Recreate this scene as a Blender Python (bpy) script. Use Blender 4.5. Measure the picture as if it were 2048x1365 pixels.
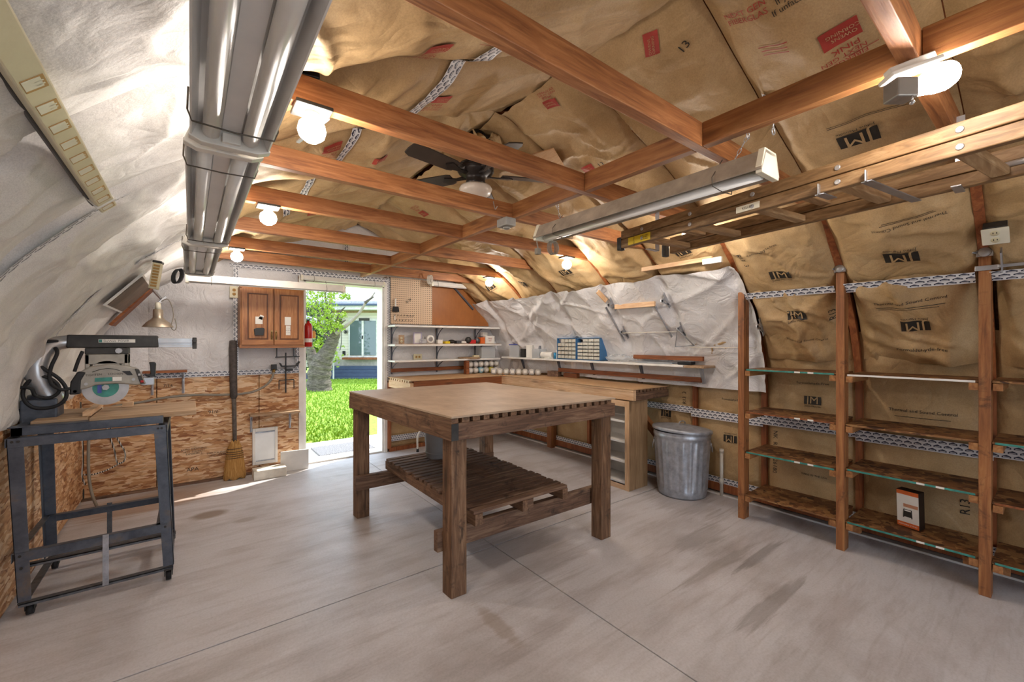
import bpy, bmesh, math, random
import numpy as np
from mathutils import Vector, Matrix, Euler
random.seed(7)
S = bpy.context.scene
COL = S.collection
for o in list(bpy.data.objects): bpy.data.objects.remove(o)

# ------------------------------------------------------------------ camera
TH = math.atan2(644, 843)
cam_d = bpy.data.cameras.new('camera'); cam = bpy.data.objects.new('camera', cam_d); COL.objects.link(cam)
cam.location = (0, 0, 1.33); cam.rotation_euler = (math.pi/2, 0, -TH)
cam_d.sensor_width = 36; cam_d.lens = 36*843/2048; cam_d.shift_y = 2.5/2048
cam_d.clip_start = .02; cam_d.clip_end = 200
S.camera = cam
# ------------------------------------------------------------------ sky, sun, exposure
W = bpy.data.worlds.new('world'); S.world = W; W.use_nodes = True
bg = W.node_tree.nodes['Background']; bg.inputs[0].default_value = (.70, .84, 1, 1); bg.inputs[1].default_value = 1.25
sun_d = bpy.data.lights.new('sun', 'SUN'); sun_d.energy = 2.6; sun_d.angle = .009; sun_d.color = (1, .95, .86)
sun = bpy.data.objects.new('sun', sun_d); COL.objects.link(sun)
el = math.radians(49); sd = Vector((-.92*math.cos(el), -.39*math.cos(el), -math.sin(el)))
sun.rotation_euler = sd.to_track_quat('-Z', 'Y').to_euler(); sun.location = (8, 12, 12)
BULB_W = 74.0          # emission strength of each globe bulb
vs = S.view_settings
vs.view_transform = 'Standard'; vs.look = 'None'; vs.exposure = 1.6; vs.gamma = 1; vs.use_curve_mapping = False

RV = Vector((math.cos(TH), -math.sin(TH), 0)); FV = Vector((math.sin(TH), math.cos(TH), 0))
def at(px, py, w): return Vector((0, 0, 1.33)) + (FV + RV*((px-1024)/843) + Vector((0, 0, -(py-685)/843)))*w
# ------------------------------------------------------------------ material helpers
def lin(c):
    if isinstance(c, str):
        c = [int(c[i:i+2], 16)/255 for i in (0, 2, 4)]
    return tuple((x/12.92 if x <= .04045 else ((x+.055)/1.055)**2.4) for x in c[:3]) + (1,)
MATS = {}
class NT:
    def __init__(s, name):
        s.m = bpy.data.materials.new(name); s.m.use_nodes = True
        s.t = s.m.node_tree; s.b = s.t.nodes['Principled BSDF']; MATS[name] = s.m
    def n(s, typ, **kw):
        nd = s.t.nodes.new(typ)
        for k, v in kw.items():
            if k.startswith('i_'):
                nd.inputs[k[2:]].default_value = v
            elif k.startswith('x'):
                nd.inputs[int(k[1:])].default_value = v
            else: setattr(nd, k, v)
        return nd
    def l(s, a, b): s.t.links.new(a, b)
    def coord(s, scale=(1, 1, 1), kind='Object', rot=(0, 0, 0)):
        tc = s.n('ShaderNodeTexCoord'); mp = s.n('ShaderNodeMapping')
        mp.inputs['Scale'].default_value = scale; mp.inputs['Rotation'].default_value = rot
        s.l(tc.outputs[kind], mp.inputs[0]); return mp.outputs[0]
    def noise(s, vec, scale=5, detail=4, rough=.55, dist=0):
        nd = s.n('ShaderNodeTexNoise', i_Scale=scale, i_Detail=detail, i_Roughness=rough, i_Distortion=dist)
        s.l(vec, nd.inputs['Vector']); return nd.outputs['Fac']
    def ramp(s, fac, stops):
        nd = s.n('ShaderNodeValToRGB'); e = nd.color_ramp.elements
        while len(e) < len(stops): e.new(.5)
        for el_, (p_, c_) in zip(e, stops): el_.position = p_; el_.color = c_ if len(c_) == 4 else lin(c_)
        s.l(fac, nd.inputs[0]); return nd.outputs[0]
    def mix(s, fac, a, b, mode='MIX'):
        nd = s.n('ShaderNodeMix', data_type='RGBA', blend_type=mode)
        for sock, v in ((nd.inputs[0], fac), (nd.inputs[6], a), (nd.inputs[7], b)):
            if hasattr(v, 'links'): s.l(v, sock)
            elif isinstance(v, (int, float)): sock.default_value = v
            else: sock.default_value = v
        return nd.outputs[2]
    def math(s, op, a, b=None, c=None):
        nd = s.n('ShaderNodeMath', operation=op)
        for i, v in enumerate((a, b, c)):
            if v is None: continue
            if hasattr(v, 'links'): s.l(v, nd.inputs[i])
            else: nd.inputs[i].default_value = v
        return nd.outputs[0]
    def bump(s, h, strength=.3, dist=.01):
        nd = s.n('ShaderNodeBump', i_Strength=strength, i_Distance=dist)
        s.l(h, nd.inputs['Height']); s.l(nd.outputs[0], s.b.inputs['Normal'])
    def set(s, col=None, rough=None, metal=None, **kw):
        if col is not None:
            if hasattr(col, 'links'): s.l(col, s.b.inputs['Base Color'])
            else: s.b.inputs['Base Color'].default_value = col
        if rough is not None:
            if hasattr(rough, 'links'): s.l(rough, s.b.inputs['Roughness'])
            else: s.b.inputs['Roughness'].default_value = rough
        if metal is not None: s.b.inputs['Metallic'].default_value = metal
        for k, v in kw.items(): s.b.inputs[k.replace('_', ' ')].default_value = v
        return s.m

def plain(name, c, rough=.5, metal=0., var=.12, scale=9, bump=.05, **kw):
    m = NT(name); v = m.coord()
    nz = m.noise(v, scale, 5, .6)
    c = lin(c); d = tuple(x*(1-var*2) for x in c[:3])+(1,); e_ = tuple(min(1, x*(1+var)) for x in c[:3])+(1,)
    m.set(m.ramp(nz, [(.3, d), (.7, e_)]), rough, metal, **kw)
    if bump: m.bump(m.noise(v, scale*12, 3), bump, .004)
    return m.m
def wood(name, cols, axis='x', scale=1., rough=.62, stains=None, bump=.25):
    m = NT(name)
    k = {'x': (1.1, 14, 14), 'y': (14, 1.1, 14), 'z': (14, 14, 1.1)}[axis]
    v = m.coord(tuple(a*scale for a in k))
    g = m.noise(v, 2.2, 8, .62, 1.1)
    col = m.ramp(g, [(.28, cols[0]), (.5, cols[1]), (.72, cols[2])])
    v2 = m.coord((1, 1, 1))
    big = m.noise(v2, 3.0, 3, .5)
    col = m.mix(.55, col, m.ramp(big, [(.3, (.55, .5, .48, 1)), (.7, (1, 1, 1, 1))]), 'MULTIPLY')
    if stains:
        st = m.noise(v2, 7, 6, .7, .6)
        col = m.mix(m.ramp(st, [(.56, (0, 0, 0, 1)), (.68, (.8, .8, .8, 1))]), col, lin(stains))
    # knots
    vo = m.n('ShaderNodeTexVoronoi', i_Scale=1.0, i_Randomness=1.0); kk = {'x': (2.2, 9, 9), 'y': (9, 2.2, 9), 'z': (9, 9, 2.2)}[axis]
    m.l(m.coord(kk), vo.inputs['Vector'])
    kn = m.ramp(vo.outputs['Distance'], [(.10, (1, 1, 1, 1)), (.2, (0, 0, 0, 1))])
    col = m.mix(m.math('MULTIPLY', kn, .55), col, tuple(x*.32 for x in lin(cols[0])[:3])+(1,))
    m.set(col, rough); m.bump(g, bump, .004)
    return m.m
# ------------------------------------------------------------------ materials
def mk_kraft(name, a, b, c):
    m = NT(name); v = m.coord()
    n1 = m.noise(v, 3.5, 5, .6); n2 = m.noise(v, 160, 3, .7)
    col = m.ramp(n1, [(.25, a), (.5, b), (.78, c)])
    col = m.mix(.35, col, m.ramp(n2, [(.3, (.45, .4, .36, 1)), (.62, (1, 1, 1, 1))]), 'MULTIPLY')
    m.set(col, .58, 0, Specular_IOR_Level=.35)
    n5 = m.math('ABSOLUTE', m.math('SUBTRACT', m.noise(v, 3.2, 3, .5, 1.2), .5)); n6 = m.math('ADD', m.math('MULTIPLY', n5, 2.2), m.math('MULTIPLY', m.noise(v, 45, 4, .6), .12)); m.bump(n6, .55, .02)
    return m.m
KRAFT = mk_kraft('kraft_paper', 'a3845a', 'ba9b70', 'cbb088')
def mk_foil():
    m = NT('white_foil_facing'); v = m.coord()
    n1 = m.noise(v, 2.4, 4, .55); n2 = m.noise(m.coord((220, 220, 220)), 1, 2, .6)
    col = m.ramp(n1, [(.25, 'd0cccb'), (.5, 'dfdcdc'), (.8, 'e8e6e4')])
    col = m.mix(.25, col, m.ramp(n2, [(.35, (.6, .6, .6, 1)), (.6, (1, 1, 1, 1))]), 'MULTIPLY')
    m.set(col, .45, .05)
    n5 = m.math('ABSOLUTE', m.math('SUBTRACT', m.noise(v, 6, 5, .55, 1.8), .5)); m.bump(m.math('ADD', m.math('MULTIPLY', n5, 2.), m.math('MULTIPLY', m.noise(v, 60, 3, .6), .12)), .6, .018)
    return m.m
FOIL = mk_foil()
def mk_silver():
    m = NT('silver_foil_facing'); v = m.coord((1, 1.6, 1))
    n1 = m.noise(v, 3.1, 6, .62, .7); n2 = m.noise(m.coord((260, 260, 260)), 1, 2, .6)
    col = m.ramp(n1, [(.25, 'ccc8c4'), (.5, 'dcd9d5'), (.8, 'e8e5e2')])
    col = m.mix(.35, col, m.ramp(n2, [(.35, (.55, .55, .55, 1)), (.6, (1, 1, 1, 1))]), 'MULTIPLY')
    m.set(col, .55, .0)
    n5 = m.math('ABSOLUTE', m.math('SUBTRACT', m.noise(v, 2.6, 3, .5, .8), .5)); m.bump(m.math('ADD', m.math('MULTIPLY', n5, 2.), m.math('MULTIPLY', m.noise(v, 70, 3, .6), .10)), .6, .022)
    return m.m
SILVER = mk_silver()
def mk_osb(name, cols, sc=1.0, rot=0):
    m = NT(name)
    tc = m.n('ShaderNodeTexCoord'); 
    warp = m.n('ShaderNodeTexNoise', i_Scale=9., i_Detail=3.); m.l(tc.outputs['Object'], warp.inputs['Vector'])
    add = m.n('ShaderNodeVectorMath', operation='MULTIPLY_ADD'); m.l(warp.outputs['Color'], add.inputs[0]); add.inputs[1].default_value = (.05, .05, .05); m.l(tc.outputs['Object'], add.inputs[2])
    outs = []
    for k, (sx, sz, r) in enumerate(((9, 42, .18), (13, 60, -.3), (8, 36, .7))):
        mp = m.n('ShaderNodeMapping'); mp.inputs['Scale'].default_value = (sx*sc, sx*sc, sz*sc); mp.inputs['Rotation'].default_value = (0, r, 0)
        m.l(add.outputs[0], mp.inputs[0])
        vo = m.n('ShaderNodeTexVoronoi', i_Scale=1., i_Randomness=1.); m.l(mp.outputs[0], vo.inputs['Vector'])
        outs.append((vo.outputs['Color'], vo.outputs['Distance']))
    sep = m.n('ShaderNodeSeparateColor'); m.l(outs[0][0], sep.inputs[0])
    sep2 = m.n('ShaderNodeSeparateColor'); m.l(outs[1][0], sep2.inputs[0])
    sep3 = m.n('ShaderNodeSeparateColor'); m.l(outs[2][0], sep3.inputs[0])
    pick = m.math('GREATER_THAN', sep2.outputs[1], .55); pick2 = m.math('GREATER_THAN', sep3.outputs[1], .7)
    f = m.mix(pick, sep.outputs[0], sep2.outputs[0]); f = m.mix(pick2, f, sep3.outputs[0])
    col = m.ramp(f, [(.0, cols[0]), (.25, cols[1]), (.6, cols[2]), (1., cols[3])])
    edge = m.ramp(outs[0][1], [(.55, (1, 1, 1, 1)), (.95, (.45, .36, .3, 1))])
    col = m.mix(.6, col, edge, 'MULTIPLY')
    m.set(col, .6); m.bump(f, .25, .003)
    return m.m
OSB = mk_osb('osb_board', ('8d5630', 'b98555', 'd3a87c', 'e6c9a6'), 1.25)
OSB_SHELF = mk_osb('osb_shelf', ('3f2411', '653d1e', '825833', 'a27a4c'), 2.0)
def mk_concrete():
    m = NT('concrete'); v = m.coord()
    n1 = m.noise(v, 1.1, 6, .6, .4); n2 = m.noise(m.coord((1.2, 14, 1), rot=(0, 0, .35)), 1.6, 6, .7, .5); n3 = m.noise(v, 90, 3, .6)
    n4 = m.noise(m.coord((1, 4, 1), rot=(0, 0, -.9)), 1.3, 5, .6)
    col = m.ramp(n1, [(.28, 'b0abaa'), (.48, 'cdcbce'), (.72, 'dadae0')])
    col = m.mix(.5, col, m.ramp(n2, [(.3, (.66, .62, .58, 1)), (.5, (.97, .96, .95, 1))]), 'MULTIPLY')
    col = m.mix(.45, col, m.ramp(n4, [(.36, (.62, .56, .52, 1)), (.52, (1, 1, 1, 1))]), 'MULTIPLY')
    col = m.mix(.3, col, m.ramp(n3, [(.3, (.6, .58, .55, 1)), (.6, (1, 1, 1, 1))]), 'MULTIPLY')
    # brown stains near the saw corner and dark scuffs by the shelves (marks with a shape of their own)
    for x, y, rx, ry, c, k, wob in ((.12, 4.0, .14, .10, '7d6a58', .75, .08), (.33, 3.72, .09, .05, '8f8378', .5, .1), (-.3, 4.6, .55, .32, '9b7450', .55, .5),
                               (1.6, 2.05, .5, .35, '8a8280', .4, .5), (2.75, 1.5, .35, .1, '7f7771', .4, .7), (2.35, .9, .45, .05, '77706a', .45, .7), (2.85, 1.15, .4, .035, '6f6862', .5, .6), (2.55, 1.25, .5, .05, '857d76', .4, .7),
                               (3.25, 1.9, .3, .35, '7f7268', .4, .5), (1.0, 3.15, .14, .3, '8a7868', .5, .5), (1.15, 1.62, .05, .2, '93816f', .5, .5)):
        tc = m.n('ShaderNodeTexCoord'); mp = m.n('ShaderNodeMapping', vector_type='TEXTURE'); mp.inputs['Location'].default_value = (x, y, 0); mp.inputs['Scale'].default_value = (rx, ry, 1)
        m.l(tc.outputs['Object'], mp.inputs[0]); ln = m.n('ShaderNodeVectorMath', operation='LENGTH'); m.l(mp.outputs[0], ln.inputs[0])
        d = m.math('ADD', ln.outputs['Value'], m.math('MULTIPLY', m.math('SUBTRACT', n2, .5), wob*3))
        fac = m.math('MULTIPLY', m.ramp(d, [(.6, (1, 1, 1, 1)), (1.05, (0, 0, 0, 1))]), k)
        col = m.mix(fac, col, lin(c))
    m.set(col, m.math('MULTIPLY_ADD', n1, .35, .28), 0, Specular_IOR_Level=.5); m.bump(n3, .12, .003)
    return m.m
CONC = mk_concrete()
JOIST = wood('joist_wood', ('7c4a2a', 'a86c3e', 'c48a58'), 'x', 1.7, .55, None)
JOISTY = wood('blocking_wood', ('7a4a2a', 'a06a3c', 'bf8a54'), 'y', 1.0, .6, None)
RAFT = wood('rafter_wood', ('6f3d20', '97562e', 'b57442'), 'z', 1.0, .6, None)
PINE_X = wood('pine_x', ('c39a72', 'dcb993', 'eacfae'), 'x', 1.5); PINE_Y = wood('pine_y', ('c39670', 'dab48c', 'e9cba8'), 'y', 1.5); PINE_Z = wood('pine_z', ('b78c62', 'd2aa80', 'e3c39e'), 'z', 1.5)
DARK_X = wood('weathered_wood_x', ('463427', '765844', '9b7f66'), 'x', 1.5, .7, '2a1e18'); DARK_Y = wood('weathered_wood_y', ('4a3526', '7d5e46', 'a08064'), 'y', 1.5, .7, '2c2019'); DARK_Z = wood('weathered_wood_z', ('4a3526', '7a5a40', '9f7f62'), 'z', 1.5, .7, '2a1f18')
POST = wood('post_wood', ('6b3f20', '9a6237', 'b88350'), 'z', 1.0, .6, '4a2d1a')
CLEAT = wood('cleat_wood', ('7a4c28', 'a06c3e', 'bd8a56'), 'x', 1.0, .65)
LADDERW = wood('ladder_wood', ('5f4629', '8a6a46', 'a88a64'), 'y', 1.6, .6)
RUNGW = wood('rung_wood', ('8a6742', 'ab8860', 'c9aa82'), 'x', 1.6, .65)
REDW = wood('red_brown_wood', ('5d3016', '8e5128', 'a8683a'), 'y', 1.0, .6); REDWX = wood('red_brown_wood_x', ('5d3016', '8e5128', 'a8683a'), 'x', 1.0, .6)
OAK = wood('cabinet_oak', ('8b5229', 'ae7340', 'c48c57'), 'z', 1.8, .45); OAKX = wood('cabinet_oak_x', ('8b5229', 'ae7340', 'c48c57'), 'x', 1.8, .45)
BOOKW = wood('bookcase_wood', ('86694a', 'a28462', 'b89a78'), 'z', 1.4, .5)
def mk_hard(name, a, b):
    m = NT(name); v = m.coord(); n1 = m.noise(v, 2.5, 5, .6, .5); n2 = m.noise(m.coord((3, 1, 1)), 9, 5, .7)
    col = m.ramp(n1, [(.3, a), (.7, b)]); col = m.mix(.4, col, m.ramp(n2, [(.35, (.72, .68, .66, 1)), (.6, (1, 1, 1, 1))]), 'MULTIPLY')
    m.set(col, .5); m.bump(m.noise(v, 120, 3), .08, .002); return m.m
TOPM = mk_hard('worktop_hardboard', '9c8670', 'bda890'); BENCHT = mk_hard('bench_top_board', 'b08a62', 'c9a67d'); SAWB = wood('saw_table_board', ('8a6c4c', 'b09272', 'c9b094'), 'x', 1.2, .7)
BROWN = mk_hard('brown_hardboard', '8f5626', 'a2642e')
def mk_peg():
    m = NT('pegboard'); tc = m.n('ShaderNodeTexCoord'); sx = m.n('ShaderNodeSeparateXYZ'); m.l(tc.outputs['Object'], sx.inputs[0])
    fx = m.math('SUBTRACT', m.math('FRACT', m.math('MULTIPLY', sx.outputs[0], 39.37)), .5); fz = m.math('SUBTRACT', m.math('FRACT', m.math('MULTIPLY', sx.outputs[2], 39.37)), .5)
    d = m.math('SQRT', m.math('ADD', m.math('MULTIPLY', fx, fx), m.math('MULTIPLY', fz, fz)))
    m.set(m.mix(m.math('LESS_THAN', d, .2), lin('d2b698'), lin('2f2018')), .55); return m.m
PEG = mk_peg()
def mk_tape():
    m = NT('printed_seam_tape'); uv = m.n('ShaderNodeTexCoord'); sx = m.n('ShaderNodeSeparateXYZ'); m.l(uv.outputs['UV'], sx.inputs[0])
    u, v = sx.outputs[0], sx.outputs[1]
    row = m.math('FLOOR', v); fy = m.math('FRACT', v)
    fx = m.math('ABSOLUTE', m.math('SUBTRACT', m.math('FRACT', m.math('MULTIPLY_ADD', row, .5, u)), .5))
    roof = m.math('MULTIPLY_ADD', fx, -.9, .95)
    A = m.math('MULTIPLY', m.math('LESS_THAN', fx, .4), m.math('MULTIPLY', m.math('GREATER_THAN', fy, .25), m.math('LESS_THAN', fy, roof)))
    B = m.math('MULTIPLY', m.math('LESS_THAN', fx, .27), m.math('MULTIPLY', m.math('GREATER_THAN', fy, .36), m.math('LESS_THAN', fy, .5)))
    ink = m.math('SUBTRACT', A, m.math('MULTIPLY', A, B))
    m.set(m.mix(ink, lin('d9d8da'), lin('2b3146')), .35); return m.m
TAPE = mk_tape()
WHITE = plain('white_paint', 'e6e3de', .4, 0, .05); ENAMEL = plain('fixture_enamel', 'e0dcd4', .35, .0, .06); DUSTY = plain('dusty_enamel', 'a69a8b', .55, .05, .15, 14)
REFL = plain('reflector_metal', 'dedcda', .28, .0, .05, 6, 0); TUBE = plain('fluorescent_tube', 'eceae6', .32, .0, .04, 6, 0)
GALV = plain('galvanized_steel', 'aeb2ba', .36, .5, .16, 22, .05); STEEL = plain('bare_steel', 'bcbcbe', .3, .6, .1, 12, .04); ZINC = plain('zinc_bracket', 'b9bcc2', .35, .8, .1)
def mk_dsteel():
    m = NT('dark_painted_steel'); v = m.coord(); n1 = m.noise(v, 6, 6, .65, .4); n2 = m.noise(v, 40, 4, .7)
    col = m.ramp(n1, [(.35, '454a55'), (.58, '5b616c'), (.74, '77685a')]); col = m.mix(.3, col, m.ramp(n2, [(.35, (.5, .48, .46, 1)), (.6, (1, 1, 1, 1))]), 'MULTIPLY')
    m.set(col, .42, .35); return m.m
DSTEEL = mk_dsteel()
PSTEEL = plain('perforated_steel', '6c6f74', .45, .7, .2, 30)
BLACK = plain('black_plastic', '1d1c1d', .45, 0, .2); DGREY = plain('dark_grey_housing', '3a3836', .5, .2, .25, 14); SAWG = plain('saw_grey_casting', 'a39d93', .45, .3, .14, 10)
RUBBER = plain('black_rubber', '17171a', .7, 0, .2); CORD = plain('grey_cord', '8b8478', .6, 0, .1); WIRE = plain('thin_wire', '5a5248', .5, .4, .1)
CREAM = plain('cream_plastic', 'd9d0ae', .4, 0, .05); IVORY = plain('ivory_plastic', 'e8e3cf', .35, 0, .04); PVC = plain('pvc_pipe', 'd6d0c4', .4, 0, .06)
GOLD = plain('outlet_tan', 'b98f4c', .45, 0, .08); SLOT = plain('outlet_slot', '6b4a22', .6, 0, .1)
INK = plain('black_print', '2a251f', .6, 0, .1, 9, 0); REDINK = plain('red_print', 'a83a30', .6, 0, .12, 9, 0); KINK = KRAFT
BLUE = plain('blue_cabinet', '3d6f9e', .4, 0, .08); DRAWER = plain('drawer_clear_plastic', 'c4beb0', .25, 0, .06); BLUELID = plain('blue_lid', '4a55a8', .35, 0, .08)
TEAL = plain('teal_paint', '3f8a80', .45, 0, .2, 20); RED = plain('red_enamel', 'b3201e', .28, 0, .06); YELLOW = plain('yellow_sticker', 'e0c21e', .45, 0, .05); ORANGE = plain('orange_card', 'd9682a', .5, 0, .08); AMBER = plain('amber_plastic', 'e0a13c', .4, 0, .06)
PAPER = plain('white_paper', 'e4e1da', .6, 0, .05); JARM = plain('jar_plastic', 'b7b1a8', .35, 0, .12, 25); STRAW = wood('broom_straw', ('8a5f2a', 'b98a48', 'd6ac68'), 'z', 3.0, .8, None, .6); TWINE = plain('dark_twine', '4a3527', .8)
FANB = plain('fan_bronze', '2c2624', .4, .4, .15); FANBL = plain('fan_blade_dark', '3a302a', .45, 0, .15); BOWL = plain('frosted_bowl', 'd8cfc4', .35, 0, .04)
def glassm(name, c, a, rough=.1):
    m = NT(name); m.set(lin(c), rough, 0, Alpha=a); return m.m
CLEAR = glassm('clear_plastic', 'd9dde0', .35); LENS = glassm('clear_pane', 'e8eef2', .25)
def emis(name, c, k):
    m = NT(name); m.set((1, 1, 1, 1), .4); m.b.inputs['Emission Color'].default_value = lin(c); m.b.inputs['Emission Strength'].default_value = k; return m.m
BULB = emis('lit_bulb', 'fff5ea', BULB_W)
LITSTRIP = TUBE; BULB2 = emis('lit_bulb_large', 'fff5ea', BULB_W*.55)
# ------------------------------------------------------------------ mesh helpers
class MB:
    def __init__(s): s.v = []; s.f = []; s.sm = []; s.uv = None
    def add(s, vs_, fs_, smooth=False):
        k = len(s.v); s.v += [tuple(p) for p in vs_]; s.f += [tuple(i+k for i in f) for f in fs_]; s.sm += [smooth]*len(fs_); return s
    def box(s, x0, x1, y0, y1, z0, z1, mat=None):
        p = [(x, y, z) for x in (x0, x1) for y in (y0, y1) for z in (z0, z1)]
        if mat is not None: p = [mat @ Vector(q) for q in p]
        return s.add(p, [(0, 1, 3, 2), (4, 6, 7, 5), (0, 4, 5, 1), (2, 3, 7, 6), (0, 2, 6, 4), (1, 5, 7, 3)])
    def beam(s, a, b, w, h, up=(0, 0, 1)):
        a = Vector(a); b = Vector(b); d = (b-a).normalized(); up = Vector(up)
        sd_ = d.cross(up)
        if sd_.length < 1e-4: sd_ = d.cross(Vector((1, 0, 0)))
        sd_.normalize(); u = sd_.cross(d)
        p = [q + sd_*(w/2*i) + u*(h/2*j) for q in (a, b) for i, j in ((-1, -1), (1, -1), (1, 1), (-1, 1))]
        return s.add(p, [(3, 2, 1, 0), (4, 5, 6, 7), (0, 1, 5, 4), (1, 2, 6, 5), (2, 3, 7, 6), (3, 0, 4, 7)])
    def cyl(s, a, b, r0, r1=None, n=14, cap=True):
        r1 = r0 if r1 is None else r1
        a = Vector(a); b = Vector(b); d = (b-a).normalized(); t = d.orthogonal().normalized(); u = d.cross(t)
        p = [q + (t*math.cos(2*math.pi*i/n) + u*math.sin(2*math.pi*i/n))*r for q, r in ((a, r0), (b, r1)) for i in range(n)]
        s.add(p, [(i, (i+1) % n, n+(i+1) % n, n+i) for i in range(n)], True)
        if cap: k = len(s.v)-2*n; s.f += [tuple(k+i for i in reversed(range(n))), tuple(k+n+i for i in range(n))]; s.sm += [False, False]
        return s
    def tube(s, pts, r, n=8, closed=False):
        P = [Vector(p) for p in pts]; N = len(P); rings = []; prev = None
        for i in range(N):
            a = P[i-1] if (i or closed) else P[i]; b = P[(i+1) % N] if (i < N-1 or closed) else P[i]
            d = (b-a).normalized(); t = d.orthogonal().normalized() if prev is None else (prev - d*prev.dot(d)).normalized(); prev = t; u = d.cross(t)
            rr = r[i] if isinstance(r, (list, tuple)) else r
            rings.append([P[i] + (t*math.cos(2*math.pi*k/n)+u*math.sin(2*math.pi*k/n))*rr for k in range(n)])
        fs = []
        for i in range(N if closed else N-1):
            j = (i+1) % N
            fs += [(i*n+k, i*n+(k+1) % n, j*n+(k+1) % n, j*n+k) for k in range(n)]
        if not closed: fs += [tuple(reversed(range(n))), tuple((N-1)*n+k for k in range(n))]
        return s.add([q for r_ in rings for q in r_], fs, True)
    def lathe(s, prof, c=(0, 0, 0), n=24, ax='z', mat=None):
        vs_ = []
        for r, h in prof:
            for k in range(n):
                a = 2*math.pi*k/n; q = Vector((r*math.cos(a), r*math.sin(a), h))
                if ax == 'y': q = Vector((q.x, q.z, q.y))
                if ax == 'x': q = Vector((q.z, q.x, q.y))
                if mat is not None: q = mat @ q
                vs_.append(q + Vector(c))
        m = len(prof)
        return s.add(vs_, [(i*n+k, i*n+(k+1) % n, (i+1)*n+(k+1) % n, (i+1)*n+k) for i in range(m-1) for k in range(n)], True)
    def prism(s, poly, d, mat=None):
        n = len(poly); d = Vector(d); P = [Vector(p) for p in poly]; p = P + [q+d for q in P]
        if mat is not None: p = [mat @ q for q in p]
        return s.add(p, [tuple(range(n)), tuple(reversed(range(n, 2*n)))] + [(i, n+i, n+(i+1) % n, (i+1) % n) for i in range(n)])
    def ball(s, c, r, n=16, m=10, sc=(1, 1, 1)):
        c = Vector(c); vs_ = []
        for i in range(m+1):
            a = math.pi*i/m
            for k in range(n):
                b = 2*math.pi*k/n; vs_.append(c + Vector((r*sc[0]*math.sin(a)*math.cos(b), r*sc[1]*math.sin(a)*math.sin(b), r*sc[2]*math.cos(a))))
        return s.add(vs_, [(i*n+k, (i+1)*n+k, (i+1)*n+(k+1) % n, i*n+(k+1) % n) for i in range(m) for k in range(n)], True)
    def xf(s, fn): s.v = [tuple(fn(Vector(p))) for p in s.v]; return s
    def build(s, name, mat, parent=None, bevel=0):
        org = parent_world(parent)
        me = bpy.data.meshes.new(name); me.from_pydata([tuple(Vector(p)-org) for p in s.v], [], s.f); me.polygons.foreach_set('use_smooth', s.sm); me.update()
        bm = bmesh.new(); bm.from_mesh(me); bmesh.ops.recalc_face_normals(bm, faces=bm.faces); bm.to_mesh(me); bm.free()
        o = bpy.data.objects.new(name, me); COL.objects.link(o); me.materials.append(mat if not isinstance(mat, str) else MATS[mat])
        if parent is not None: o.parent = parent
        if bevel:
            md = o.modifiers.new('bevel', 'BEVEL'); md.width = bevel; md.segments = 2; md.limit_method = 'ANGLE'
        return o
def parent_world(p):
    v = Vector((0, 0, 0))
    while p is not None: v = v + p.location; p = p.parent
    return v
def tag(o, label=None, cat=None, group=None, kind=None):
    if label: o['label'] = label
    if cat: o['category'] = cat
    if group: o['group'] = group
    if kind: o['kind'] = kind
    return o
def thing(name, label, cat, loc, group=None):
    o = bpy.data.objects.new(name, None); COL.objects.link(o); o.location = loc; o.empty_display_size = .1
    return tag(o, label, cat, group)
def one(name, mb, mat, label, cat, group=None, bevel=0):
    # a thing of a single mesh, origin at the base of its bounds
    xs = [p[0] for p in mb.v]; ys = [p[1] for p in mb.v]; zs = [p[2] for p in mb.v]
    org = Vector(((min(xs)+max(xs))/2, (min(ys)+max(ys))/2, min(zs)))
    mb.xf(lambda q: q-org); o = mb.build(name, mat, None, bevel); o.location = org
    return tag(o, label, cat, group)
def struct(name, mb, mat, bevel=0):
    return tag(mb.build(name, mat, None, bevel), kind='structure')
def grid_obj(name, P, mat, parent, uv=None, smooth=True):
    # P: array (n, m, 3)
    n, m = P.shape[:2]; org = np.array(parent_world(parent))
    idx = np.arange(n*m).reshape(n, m)
    F_ = np.stack([idx[:-1, :-1], idx[1:, :-1], idx[1:, 1:], idx[:-1, 1:]], -1).reshape(-1, 4)
    me = bpy.data.meshes.new(name); me.from_pydata((P.reshape(-1, 3)-org).tolist(), [], F_.tolist())
    me.polygons.foreach_set('use_smooth', [smooth]*len(F_))
    if uv is not None:
        l = me.uv_layers.new(); U = uv.reshape(-1, 2)[F_.reshape(-1)]; l.data.foreach_set('uv', U.reshape(-1).astype(np.float32))
    me.update(); me.materials.append(mat); o = bpy.data.objects.new(name, me); COL.objects.link(o)
    if parent is not None: o.parent = parent
    return o
def text_mesh(txt, size, depth=0):
    cu = bpy.data.curves.new('t', 'FONT'); cu.body = txt; cu.size = size; cu.align_x = 'CENTER'; cu.align_y = 'CENTER'; cu.resolution_u = 2; cu.extrude = depth
    o = bpy.data.objects.new('t', cu); COL.objects.link(o)
    bpy.context.view_layer.update()
    me = bpy.data.meshes.new_from_object(o.evaluated_get(bpy.context.evaluated_depsgraph_get()))
    bpy.data.objects.remove(o); bpy.data.curves.remove(cu)
    return me
def text_obj(name, txt, size, loc, ex, ey, mat, parent):
    # flat lettering: ex = reading direction, ey = up direction, loc = centre
    me = text_mesh(txt, size); ex = Vector(ex).normalized(); ey = Vector(ey).normalized(); loc = Vector(loc) - parent_world(parent)
    for v in me.vertices: v.co = loc + ex*v.co.x + ey*v.co.y
    me.materials.clear(); me.materials.append(mat); o = bpy.data.objects.new(name, me); COL.objects.link(o); o.parent = parent
    return o
def copy_tree(o, parent=None):
    c = o.copy(); COL.objects.link(c); c.parent = parent
    for ch in list(o.children): copy_tree(ch, c)
    return c
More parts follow.
